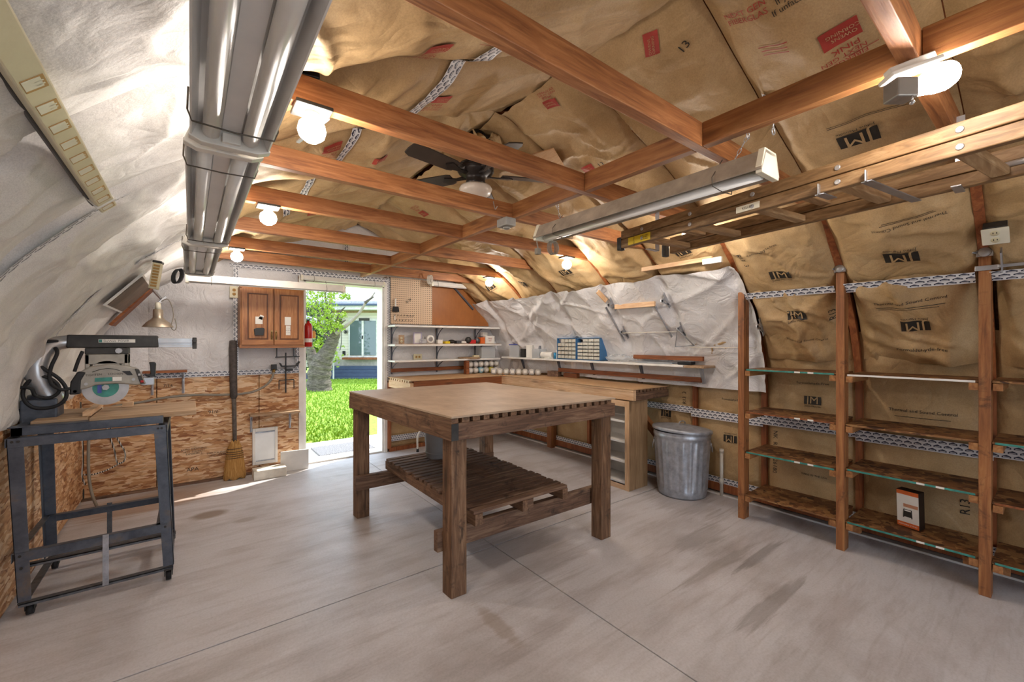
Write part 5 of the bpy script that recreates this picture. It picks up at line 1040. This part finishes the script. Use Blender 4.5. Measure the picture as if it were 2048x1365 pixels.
# --- outlet box on the front post
ob = thing('outlet_box', 'white duplex outlet box with metal conduit bracket above the front rack post', 'outlet', (3.2, .21, 1.79)); O3, U3, N3 = frame_on_roof(5.89, .205, .05)
M4 = Matrix(((0, -U3.x, N3.x, O3.x), (-1, 0, 0, .205), (0, -U3.z, N3.z, O3.z), (0, 0, 0, 1)))
MB().box(-.04, .04, -.055, .055, -.03, .012, M4).build('box', DGREY, ob, .002); MB().box(-.046, .046, -.05, .05, .012, .018, M4).build('plate', IVORY, ob, .004)
for k in (-1, 1):
    MB().lathe([(.0001, .003), (.015, .003), (.016, 0)], (0, 0, 0), 16, 'z', M4 @ Matrix.Translation((0, k*.021, .018))).build('socket', CREAM, ob)
    for dx in (-.006, .006): MB().box(dx-.0015, dx+.0015, k*.021-.001, k*.021+.008, .0205, .0218, M4).build('slot', BLACK, ob)
MB().beam((3.22, .19, 1.79), (3.30, .19, 1.70), .05, .006, (0, 1, 0)).build('conduit_bracket', ZINC, ob)
# ------------------------------------------------------------------ brackets and bars on the white sheet
def surf(s, y, off=.06): x, z = prof(np.array([s]), off); return Vector((float(x[0]), y, float(z[0])))
def hookb(s, y, lab):
    o, U_, N_ = frame_on_roof(s, y, .085); h = thing('rack_bracket', lab, 'bracket', o)
    MB().beam(o-U_*.05, o+U_*.1, .03, .004, (0, 1, 0)).build('plate', ZINC, h); MB().beam(o, o+N_*.07-U_*.01, .03, .006, (0, 1, 0)).beam(o+N_*.07-U_*.01, o+N_*.075+Vector((0, 0, .03)), .03, .006, (0, 1, 0)).beam(o+U_*.07, o+N_*.06, .012, .004, (0, 1, 0)).build('arm', ZINC, h); return h
hookb(6.07, 2.67, 'upper folding steel bracket at the left end of the pale wooden bar'); hookb(6.08, 2.09, 'upper folding steel bracket at the right end of the pale wooden bar'); hookb(6.42, 2.67, 'lower steel bracket at the left on the white wall sheet'); hookb(6.40, 2.05, 'lower steel bracket with triangle frame on the white wall sheet'); hookb(6.40, 1.40, 'steel bracket behind the first rack post on the sheet edge')
for (s0_, s1_, y_, l_) in ((6.1, 6.55, 2.74, 'left'), (6.1, 6.5, 2.20, 'right')): one('aluminium_strut', MB().beam(surf(s0_, y_, .12), surf(s1_, y_-.03, .1), .022, .005, (0, 1, 0)), ZINC, 'thin diagonal metal strut, %s of the two on the white wall sheet' % l_, 'strut')
one('hanging_bar', MB().beam(surf(6.10, 2.62, .13), surf(6.10, 2.18, .13), .02, .045), PINE_Y, 'pale wooden bar between two steel brackets on the white wall sheet', 'bar', None, .003)
one('pale_block', MB().beam(surf(5.88, 2.72, .12), surf(6.02, 2.69, .12), .05, .012, (0, 1, 0)), PINE_Z, 'small pale wood block on the white sheet above the bracket', 'block', None, .002)
tri = [surf(6.38, 2.05, .16), surf(6.60, 2.14, .13), surf(6.60, 1.98, .10)]; one('triangle_frame', MB().tube(tri, .006, 6, True), ZINC, 'steel triangle frame hanging from the lower right bracket', 'frame')
for s_, l_ in ((6.42, 'between the lower brackets'), (6.60, 'below the triangle frame')): one('clothes_line', MB().tube([surf(s_, 2.68 if s_ < 6.5 else 2.0, .14), surf(s_, 2.05 if s_ < 6.5 else 1.45, .14)], .004, 6), PVC, 'thin white cord stretched %s' % l_, 'cord')
one('hanging_bar', MB().beam(surf(5.72, 2.15, .09), surf(5.72, 1.55, .09), .02, .035), PINE_Y, 'pale wooden bar taped along the kraft slope above the white sheet', 'bar', None, .003); one('white_tape_end', MB().beam(surf(5.73, 1.62, .105), surf(5.73, 1.48, .105), .02, .04), PAPER, 'white taped end of the upper wooden bar', 'tape')
# ------------------------------------------------------------------ things on shelves and bench
def plain_box(name, c, s_, mat, lab, cat='box', rot=0, bev=.002):
    return one(name, MB().box(-s_[0]/2, s_[0]/2, -s_[1]/2, s_[1]/2, 0, s_[2], Matrix.Translation(c) @ Matrix.Rotation(rot, 4, 'Z')), mat, lab, cat, None, bev)
def organizer(y0, y1, nc, nr, lab, face):
    z0, z1 = 1.131, 1.378; o = thing('drawer_organizer', lab, 'organizer', (3.53, (y0+y1)/2, z0)); x0 = 3.455
    MB().box(x0, 3.60, y0, y0+.006, z0, z1).box(x0, 3.60, y1-.006, y1, z0, z1).box(x0, 3.60, y0, y1, z0, z0+.006).box(x0, 3.60, y0, y1, z1-.006, z1).box(3.594, 3.60, y0, y1, z0, z1).build('case', BLUE, o, .001)
    dy = (y1-y0-.016)/nc; dz = (z1-z0-.016)/nr
    for r_ in range(nr):
        for c_ in range(nc):
            a = y1-.008-(c_+1)*dy; zz_ = z0+.008+r_*dz
            dark = (r_ == nr-1 and c_ == 0)
            d_ = MB().box(x0+.001 if not dark else x0+.05, 3.59, a+.005, a+dy-.005, zz_+.004, zz_+dz-.006).build('drawer', DRAWER if not dark else BLACK, o, .001)
            if not dark: MB().box(x0-.006, x0+.001, a+dy*.35, a+dy*.65, zz_+dz*.2, zz_+dz*.32).build('pull', DRAWER, d_)
    return o
organizer(3.335, 3.645, 5, 5, 'blue organizer with twenty-five small clear drawers, left of the pair', 0); organizer(2.985, 3.325, 4, 6, 'blue organizer with wider clear drawers, right of the pair', 0)
jr = MB().lathe([(.0001, 0), (.030, .0), (.038, .006), (.040, .014), (.040, .085), (.034, .095), (.028, .10), (.028, .115), (.0001, .115)], (0, 0, 0), 16)
def jar(x, y, z, ang, tone, lab, grp):
    M_ = Matrix.Translation((x, y, z+.0405)) @ Matrix.Rotation(ang, 4, 'Z') @ Matrix.Rotation(math.radians(-90), 4, 'X')
    o = thing('storage_jar', lab, 'jar', (x, y, z), grp)
    MB().lathe([(.0001, 0.), (.032, .0), (.039, .006), (.0405, .014), (.0405, .085), (.034, .095), (.028, .10), (.0001, .10)], (0, 0, 0), 18, 'z', M_).build('body', tone, o); MB().lathe([(.0001, .12), (.03, .12), (.03, .1), (.0001, .1)], (0, 0, 0), 18, 'z', M_).build('lid', WHITE, o)
    MB().box(-.019, .019, -.021, .015, -.0025, -.0008, M_).build('label', PAPER, o)
JB = plain('jar_blue', '8fb8c8', .35, 0, .2, 40); JY = plain('jar_yellow', 'a89a3c', .4, 0, .2, 30); JG = plain('jar_grey', 'b5b2b0', .35, 0, .15, 30)
ordn = ['first', 'second', 'third', 'fourth', 'fifth', 'sixth', 'seventh', 'eighth']
for k in range(8):
    f_ = k/7; jar(3.10+.358*f_, 4.445-.456*f_, BZ+.001, math.radians(-38), JARM if k % 3 else JG, '%s jar from the left in the slanting row on the bench corner' % ordn[k], 'jars lying in a row on the bench')
for r_ in range(2):
    for k in range(6):
        tone = [JG, JARM, JB, JARM, JY, JG][k] if r_ == 0 else [JARM, JG, JARM, JG, JARM, JARM][k]
        jar(2.955+.084*k, 4.76, BZ+.001+.0815*r_, 0, tone, '%s jar from the left in the %s row stacked at the back wall' % (ordn[k], 'lower' if r_ == 0 else 'upper'), 'jars stacked in two rows below the shelf')
one('wood_block', MB().box(2.865, 2.91, 4.73, 4.80, BZ+.001, 1.085), REDWX, 'upright reddish wood block left of the stacked jars', 'block', None, .003)
plain_box('wood_block', (3.57, 3.80, BZ+.001), (.12, .15, .065), DARK_X, 'dark weathered wood block on the bench right of the jar row', 'block', .3)
plain_box('wood_block', (3.60, 3.55, BZ+.001), (.05, .22, .05), REDW, 'small brown offcut lying behind the dark block on the bench', 'block')
# shelf two
ws = outlet(2.03, 1.36, 'pale wooden outlet plate standing at the left of the middle back shelf', 4.86, False, SAWB)
def frame(x, lab):
    o = thing('picture_frame', lab, 'frame', (x, 4.86, 1.312))
    for a in ((-.055, -.043, 0, .14), (.043, .055, 0, .14), (-.043, .043, .128, .14), (-.043, .043, 0, .012)): MB().box(x+a[0], x+a[1], 4.855, 4.865, 1.312+a[2], 1.312+a[3]).build('moulding', plain('lilac_frame', 'b9b0c9', .4), o)
    MB().box(x-.043, x+.043, 4.859, 4.864, 1.324, 1.44).build('picture', PAPER, o); return o
frame(2.24, 'small lilac-framed picture standing on the middle back shelf')
dsc = one('disc_spindle', MB().lathe([(.0001, 1.312), (.045, 1.312), (.045, 1.37), (.01, 1.372), (.008, 1.40), (.0001, 1.40)], (2.30, 4.83, 0), 20), CLEAR, 'clear disc spindle in front of the lilac frame', 'spindle'); one('white_ring', MB().lathe([(.03, -.008), (.05, -.01), (.055, 0), (.05, .01), (.03, .008), (.03, -.008)], (2.41, 4.85, 1.368), 24, 'y'), PAPER, 'white plastic ring standing on the middle back shelf', 'ring')
plain_box('receptacle', (2.53, 4.84, 1.312), (.07, .05, .05), PAPER, 'small white plastic receptacle on the middle back shelf', 'box'); 
rnd = random.Random(11)
for k, (x, w, h_, mt, lab) in enumerate(((2.63, .08, .03, YELLOW, 'yellow flat tin on the middle back shelf'), (2.71, .1, .05, BLACK, 'black tool handle on the middle back shelf'), (2.80, .08, .04, PSTEEL, 'grey steel fitting on the middle back shelf'), (2.88, .1, .03, PAPER, 'crumpled white cloth on the middle back shelf'), (2.96, .09, .09, DGREY, 'dark packet leaning behind the white cloth'), (3.02, .09, .05, RED, 'red and white packet on the middle back shelf'), (3.10, .08, .08, PSTEEL, 'grey coil of wire on the middle back shelf'))):
    if 'cloth' in lab or 'coil' in lab or 'handle' in lab: one('oddment', MB().ball((x, 4.84, 1.312+h_/2+.002), .5, 14, 8, (w, .08, h_)).xf(lambda q_: q_), mt, lab, 'oddment')
    else: plain_box('oddment', (x, 4.84, 1.312), (w, .06, h_), mt, lab, 'oddment', .2*(-1)**k)
plain_box('carton', (3.17, 4.84, 1.312), (.07, .07, .085), ORANGE, 'orange carton beside the white cartons on the middle back shelf', 'carton', .1); c_ = plain_box('carton', (3.29, 4.84, 1.312), (.15, .07, .105), PAPER, 'white printed carton at the right of the middle back shelf', 'carton'); text_obj('print', 'MINI\nKIT', .03, (3.29, 4.803, 1.365), (1, 0, 0), (0, 0, 1), REDINK, c_); plain_box('carton', (3.24, 4.88, 1.4175), (.1, .05, .05), PAPER, 'small white carton on top of the printed carton', 'carton', .3)
# shelf three
one('round_board', MB().cyl((2.98, 4.85, 1.1135), (2.98, 4.85, 1.13), .15, .152, 40), SAWB, 'round wooden board lying on the lower back shelf', 'board', None, .003); plain_box('small_tin', (3.08, 4.84, 1.1315), (.09, .04, .022), CREAM, 'flat cream tin on the round board', 'tin')
def tub(x, y, z, w, d, h_, lab, lidm, rot=0):
    o = thing('storage_tub', lab, 'tub', (x, y, z)); M_ = Matrix.Translation((x, y, z)) @ Matrix.Rotation(rot, 4, 'Z'); t_ = .003
    MB().box(-w/2, w/2, -d/2, d/2, 0, t_, M_).box(-w/2, -w/2+t_, -d/2, d/2, 0, h_, M_).box(w/2-t_, w/2, -d/2, d/2, 0, h_, M_).box(-w/2, w/2, -d/2, -d/2+t_, 0, h_, M_).box(-w/2, w/2, d/2-t_, d/2, 0, h_, M_).build('tub', CLEAR, o); MB().box(-w/2+.01, w/2-.01, -d/2+.01, d/2-.01, t_, h_*.55, M_).build('contents', plain('mixed_contents', '8d8782', .6, 0, .3, 40), o)
    if lidm: MB().box(-w/2-.006, w/2+.006, -d/2-.006, d/2+.006, h_, h_+.014, M_).build('lid', lidm, o, .003)
tub(3.24, 4.85, 1.113, .22, .15, .155, 'clear plastic tub on the lower back shelf near the corner', None); tub(3.56, 4.55, 1.131, .13, .16, .16, 'clear tub with blue lid at the far end of the long shelf', BLUELID, .3)
plain_box('dark_box', (3.56, 4.38, 1.131), (.08, .09, .11), DGREY, 'dark box with white stripe beside the blue-lidded tub', 'box'); plain_box('carton', (3.54, 4.22, 1.131), (.09, .1, .16), PAPER, 'tall white carton with grey side on the long shelf', 'carton', .2); plain_box('grey_case', (3.60, 4.12, 1.131), (.06, .09, .155), plain('grey_case', '8a8e94', .5), 'grey upright case behind the clear bin on the long shelf', 'case'); tub(3.52, 4.04, 1.131, .12, .14, .115, 'open clear bin on the long shelf', None)
one('paper_roll', MB().cyl((3.50, 3.96, 1.172), (3.52, 3.78, 1.172), .04, .042, 20), PAPER, 'white roll lying on the long shelf beside the open bin', 'roll', None, .003); cn_ = thing('spray_can', 'blue can with silver rim standing on the long shelf', 'can', (3.50, 3.715, 1.131)); MB().cyl((3.5, 3.715, 1.131), (3.5, 3.715, 1.205), .026, None, 20).build('body', plain('can_blue', '2f86b5', .3, .2, .08), cn_); MB().cyl((3.5, 3.715, 1.205), (3.5, 3.715, 1.215), .027, None, 20).build('rim', STEEL, cn_)
plain_box('carton', (3.52, 3.675, 1.131), (.06, .05, .105), PAPER, 'white carton with dark picture next to the blue can', 'carton'); plain_box('flat_packet', (3.47, 3.80, 1.131), (.07, .09, .012), PAPER, 'flat white packet in front of the white roll', 'packet')
one('plastic_bag', MB().ball((3.52, 2.78, 1.165), .5, 22, 10, (.16, .36, .06)).xf(lambda q_: q_+Vector((0, 0, .012*math.sin(q_.y*60)+.008*math.sin(q_.x*80)))), CLEAR, 'crumpled clear plastic bag lying on the long shelf', 'bag'); one('plastic_bag', MB().ball((3.53, 3.3, 1.40), .5, 18, 8, (.12, .3, .035)).xf(lambda q_: q_+Vector((0, 0, .008*math.sin(q_.y*70)))), CLEAR, 'crumpled bag lying on top of the blue organizers', 'bag'); plain_box('sheet_stack', (3.54, 2.35, 1.131), (.15, .4, .012), plain('grey_sheets', '9aa0a6', .4), 'grey flat sheets lying on the long shelf', 'sheets'); plain_box('dark_pouch', (3.53, 2.05, 1.131), (.12, .12, .025), RUBBER, 'dark pouch at the near end of the long shelf', 'pouch', .2, .006)
# ------------------------------------------------------------------ outside the doorway
gm = NT('lawn_green'); v = gm.coord(); gm.set(gm.ramp(gm.noise(v, 18, 6, .7), [(.3, '587818'), (.55, '7d9c22'), (.75, 'a0bb3c')]), .8)
gr = MB().box(-30, 40, 6.05, 60, -.3, -.02); lawn = struct('lawn', gr, gm.m)
rnd = random.Random(5); m = MB()
for i in range(9000):
    y = rnd.uniform(6.06, 16); x = 1.0+(y-5)*.23+rnd.uniform(-.9, 1.3)*(.35+(y-5)*.14)
    h_ = rnd.uniform(.03, .07); a = rnd.uniform(0, 6.28); dx, dy = .012*math.cos(a), .012*math.sin(a)
    m.add([(x-dx, y-dy, -.022), (x+dx, y+dy, -.022), (x+rnd.uniform(-.03, .03), y+rnd.uniform(-.03, .03), h_-.02)], [(0, 1, 2)])
tag(m.build('grass', gm.m), 'bright green short grass on the lawn beyond the doorway', 'grass', None, 'stuff')
path = struct('path', MB().box(-6, 9, 5.15, 6.05, -.2, -.005), plain('pale_concrete', 'cfc9c0', .8, 0, .05, 12))
tag(path, kind='structure')
mt_ = NT('mat_grey'); v = mt_.coord((60, 60, 60)); mt_.set(mt_.ramp(mt_.noise(v, 2, 3, .7), [(.4, '3c3c40'), (.6, '9a9a9e')]), .9)
one('doormat', MB().box(1.2, 1.85, 5.24, 5.72, -.004, .012), mt_.m, 'grey flecked doormat on the path outside the doorway', 'mat', None, .003)
# --- old tree
tw = 11.8
tr = thing('tree', 'old pruned fruit tree with forked trunk and fresh green leaves on the lawn', 'tree', at(643, 783, tw))
bk_ = NT('bark'); v = bk_.coord(); n1 = bk_.noise(bk_.coord((3, 3, 9)), 3, 6, .7, .5); bk_.set(bk_.ramp(n1, [(.3, '2e2620'), (.5, '5f554b'), (.72, '85796e')]), .85); bk_.bump(n1, .8, .05)
def path3(L, w=tw): return smooth_path([at(*q, w) for q in L])
def trunk(name, L, radii, par=tr, w=tw, mat=None):
    P_ = path3(L, w); n_ = len(P_); rr = list(np.interp(np.linspace(0, 1, n_), np.linspace(0, 1, len(radii)), radii)); rr = [r_*(1+.06*math.sin(i*1.7)) for i, r_ in enumerate(rr)]
    return MB().tube(P_, rr, 14).build(name, mat or bk_.m, par)
trunk('trunk', [(640, 790), (638, 765), (640, 740), (645, 722), (655, 705), (662, 690), (668, 672), (673, 655)], [.36, .31, .30, .27, .2, .17, .16, .15])
trunk('branch', [(636, 745), (628, 725), (624, 710), (618, 690)], [.2, .17, .13, .08]); lbm = plain('bare_branch', '8f8378', .8, 0, .15, 14)
trunk('branch', [(672, 668), (682, 660), (700, 646), (716, 630), (726, 615), (732, 605), (742, 596), (750, 585)], [.06, .05, .045, .04, .035, .03, .022, .014], tr, tw-.2, lbm); trunk('branch', [(730, 606), (738, 600), (747, 594)], [.05, .03, .02], tr, tw-.2, bk_.m)
for L in ([(668, 665), (660, 640), (655, 615), (650, 590), (655, 580)], [(660, 690), (645, 660), (635, 635), (622, 610)], [(668, 660), (675, 640), (680, 625), (690, 615)], [(655, 640), (640, 620), (630, 600)], [(672, 655), (680, 648), (692, 640)]): trunk('branch', L, [.05, .04, .03, .012])
lm_ = NT('leaf_green'); v = lm_.coord(); lm_.set(lm_.ramp(lm_.noise(v, 3, 4, .6), [(.3, '64801c'), (.55, '8fa832'), (.75, 'b8c858')]), .5); lm_.b.inputs['Subsurface Weight'].default_value = 0
rnd = random.Random(9); m = MB()
clusters = [(622, 600, 12), (640, 590, 10), (655, 592, 12), (668, 590, 10), (660, 610, 14), (650, 625, 14), (640, 645, 16), (655, 645, 14), (662, 632, 12), (672, 648, 10), (690, 592, 6), (697, 596, 5), (683, 594, 6), (690, 628, 5), (684, 633, 6), (680, 655, 8), (630, 625, 10), (618, 612, 8), (645, 660, 10), (660, 655, 8), (625, 645, 10), (635, 610, 10), (672, 575, 8), (622, 585, 6), (640, 680, 8), (632, 690, 8)]
for cx, cy, r_ in clusters:
    c_ = at(cx, cy, tw-.1+rnd.uniform(-.5, .3))
    for i in range(int(r_*7)):
        q_ = c_ + Vector((rnd.gauss(0, 1), rnd.gauss(0, 1), rnd.gauss(0, 1)))*r_*.55*tw/843
        d_ = Vector((rnd.gauss(0, 1), rnd.gauss(0, 1), rnd.gauss(0, .7)-.3)).normalized(); s_ = d_.cross(Vector((rnd.random(), rnd.random(), rnd.random()))).normalized(); L = rnd.uniform(.05, .09)
        m.add([q_-d_*L*.5, q_+s_*L*.26, q_+d_*L*.5, q_-s_*L*.26], [(0, 1, 2, 3)])
tag(m.build('foliage', lm_.m, tr), kind='stuff')
# --- house across the lawn
hw_ = 16.4
def hp(px, py, dw=0.): return at(px, py, hw_+dw)
hs = thing('house', 'pale sided house with shingled roof, sliding glass door and blue deck steps', 'house', hp(700, 757))
sid = NT('lap_siding'); tc = sid.n('ShaderNodeTexCoord'); sx = sid.n('ShaderNodeSeparateXYZ'); sid.l(tc.outputs['Object'], sx.inputs[0]); f_ = sid.math('FRACT', sid.math('MULTIPLY', sx.outputs[2], 9.)); sid.set(sid.ramp(f_, [(.0, '9a9482'), (.12, 'd8d2bf'), (1., 'e3ddca')]), .6)
def hbox(name, px0, px1, py0, py1, d0, d1, mat, par=None, bev=0):
    # a box standing parallel to the facade; pixel bounds are converted once at the facade distance
    a = hp(px0, py1); b_ = hp(px1, py0); L = (b_-a).dot(RV); H = b_.z-a.z
    M_ = Matrix(((RV.x, FV.x, 0, a.x), (RV.y, FV.y, 0, a.y), (0, 0, 1, a.z), (0, 0, 0, 1)))
    return MB().box(0, L, d0, d1, 0, H, M_).build(name, mat, par or hs, bev)
hbox('wall', 400, 1000, 600, 735, 0, .2, sid.m)
shg = NT('roof_shingle'); v = shg.coord((6, 6, 18)); shg.set(shg.ramp(shg.noise(v, 3, 4, .7), [(.35, '8e9099'), (.6, 'b9bac2')]), .85)
a, b_ = hp(380, 612), hp(1020, 612); MB().prism([a-FV*.6, b_-FV*.6, b_+FV*4.5+Vector((0, 0, 3.2)), a+FV*4.5+Vector((0, 0, 3.2))], (0, 0, .12)).build('roof', shg.m, hs)
trimw = plain('house_trim', 'd9d8cf', .5); navy = plain('navy_paint', '3b4a63', .5, 0, .08)
hbox('gutter', 380, 1020, 611, 614.5, -.7, -.6, navy); hbox('fascia', 380, 1020, 614.5, 622, -.6, -.55, trimw); hbox('soffit', 380, 1020, 620, 622, -.55, 0, trimw); hbox('frieze', 380, 1020, 622, 626, -.05, 0, SAWB)
# sliding glass door
gl = NT('house_glass'); gl.set(lin('5c6b6a'), .05, 0, Specular_IOR_Level=.8); dk = plain('dark_interior', '3a3530', .7)
dd = hbox('sliding_door', 698, 757, 638, 716, -.06, 0., trimw)
hbox('pane', 701.5, 725, 642, 711, -.08, -.06, gl.m, dd); hbox('pane', 729, 753, 642, 711, -.08, -.06, gl.m, dd); hbox('mullion', 725, 729, 638, 714, -.1, -.06, trimw, dd); hbox('door_header', 720, 740, 637, 642, -.12, -.06, dk, dd); hbox('door_handle', 726, 728, 672, 678, -.14, -.1, BLACK, dd)
hbox('door_sill', 690, 757, 715, 719, -.3, 0, REDWX); hbox('deck_riser', 600, 1000, 719, 732, -.02, .1, plain('deck_grey', 'b9b4a6', .7))
for k in range(4): hbox('step', 640-8*k, 900, 732+6.3*k, 738+6.3*k, -.35-.2*k, .0, navy)
hbox('porch_post', 659, 665.5, 700, 735, -.4, -.28, navy); hbox('downspout', 669, 672.5, 640, 722, -.1, 0, trimw); hbox('porch_post', 674, 677.5, 569, 700, -.7, -.6, SAWB)
ln_ = hbox('lantern', 680, 684, 638, 646, -.15, 0, BLACK); hbox('vent', 685.5, 691, 702.5, 711, -.03, 0, BLACK)
st = hp(691.5, 664, -.05); m = MB()
for k in range(8): a = k*math.pi/4; m.beam(st, st+RV*.085*math.cos(a)+Vector((0, 0, .085*math.sin(a))), .02, .02, (0, 0, 1) if k % 4 != 2 else (1, 0, 0))
m.build('star_ornament', BLACK, hs)
MB().tube(smooth_path([hp(683.5, 660, -.1), hp(683, 680, -.1), hp(681.5, 695, -.1), hp(679.5, 702, -.1)]), .012, 6).build('cable', BLACK, hs)
# lattice and shrubs left of the steps
lt = thing('lattice_panel', 'white garden lattice panel behind the tree trunk', 'lattice', at(640, 716, 15.2))
L0 = at(627, 716, 15.2); Wl, Hl = .72, .56
for k in range(-6, 12):
    for s_ in (1, -1):
        c0 = k*.115; ts = [t_ for t_ in np.linspace(0, Hl, 15) if 0 <= (c0+s_*t_) <= Wl]
        if len(ts) < 2: continue
        MB().beam(L0+RV*(c0+s_*ts[0])+Vector((0, 0, ts[0])), L0+RV*(c0+s_*ts[-1])+Vector((0, 0, ts[-1])), .03, .01, FV).build('slat', WHITE, lt)
MB().beam(L0, L0+RV*Wl, .03, .04).beam(L0+Vector((0, 0, Hl)), L0+RV*Wl+Vector((0, 0, Hl)), .03, .04).build('rail', WHITE, lt)
for u_ in (0, Wl): MB().beam(L0+RV*u_-Vector((0, 0, L0.z+.05)), L0+RV*u_+Vector((0, 0, Hl)), .04, .04, FV).build('post', WHITE, lt)
def bush(px, py, w, R_, lab, n_=700, dark=False):
    c_ = at(px, py, w); o = thing('shrub', lab, 'shrub', Vector((c_.x, c_.y, 0))); r2 = random.Random(px); m = MB()
    for i in range(n_):
        q_ = c_+Vector((r2.gauss(0, 1)*R_[0], r2.gauss(0, 1)*R_[0], r2.gauss(0, 1)*R_[1])); d_ = Vector((r2.gauss(0, 1), r2.gauss(0, 1), r2.gauss(0, 1))).normalized(); s_ = d_.orthogonal().normalized(); L = .14
        m.add([q_-d_*L*.5, q_+s_*L*.3, q_+d_*L*.5, q_-s_*L*.3], [(0, 1, 2, 3)])
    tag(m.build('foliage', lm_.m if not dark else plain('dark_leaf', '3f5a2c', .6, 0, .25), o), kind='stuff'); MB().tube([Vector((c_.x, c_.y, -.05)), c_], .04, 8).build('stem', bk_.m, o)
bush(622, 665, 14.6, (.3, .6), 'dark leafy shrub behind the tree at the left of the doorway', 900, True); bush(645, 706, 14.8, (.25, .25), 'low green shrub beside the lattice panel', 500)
aw = thing('awning', 'grey striped awning edge of a neighbouring roof left of the tree', 'awning', at(620, 640, 14.9)); a = at(560, 612, 14.2); MB().prism([a, at(632, 640, 14.2), at(632, 646, 14.2), at(560, 625, 14.2)], FV*.8).build('canopy', plain('awning_grey', 'a9a9b2', .6), aw); MB().box(0, 1.2, 0, .1, 0, 1.8, Matrix.Translation(at(590, 720, 14.3))).build('dark_opening', dk, aw)
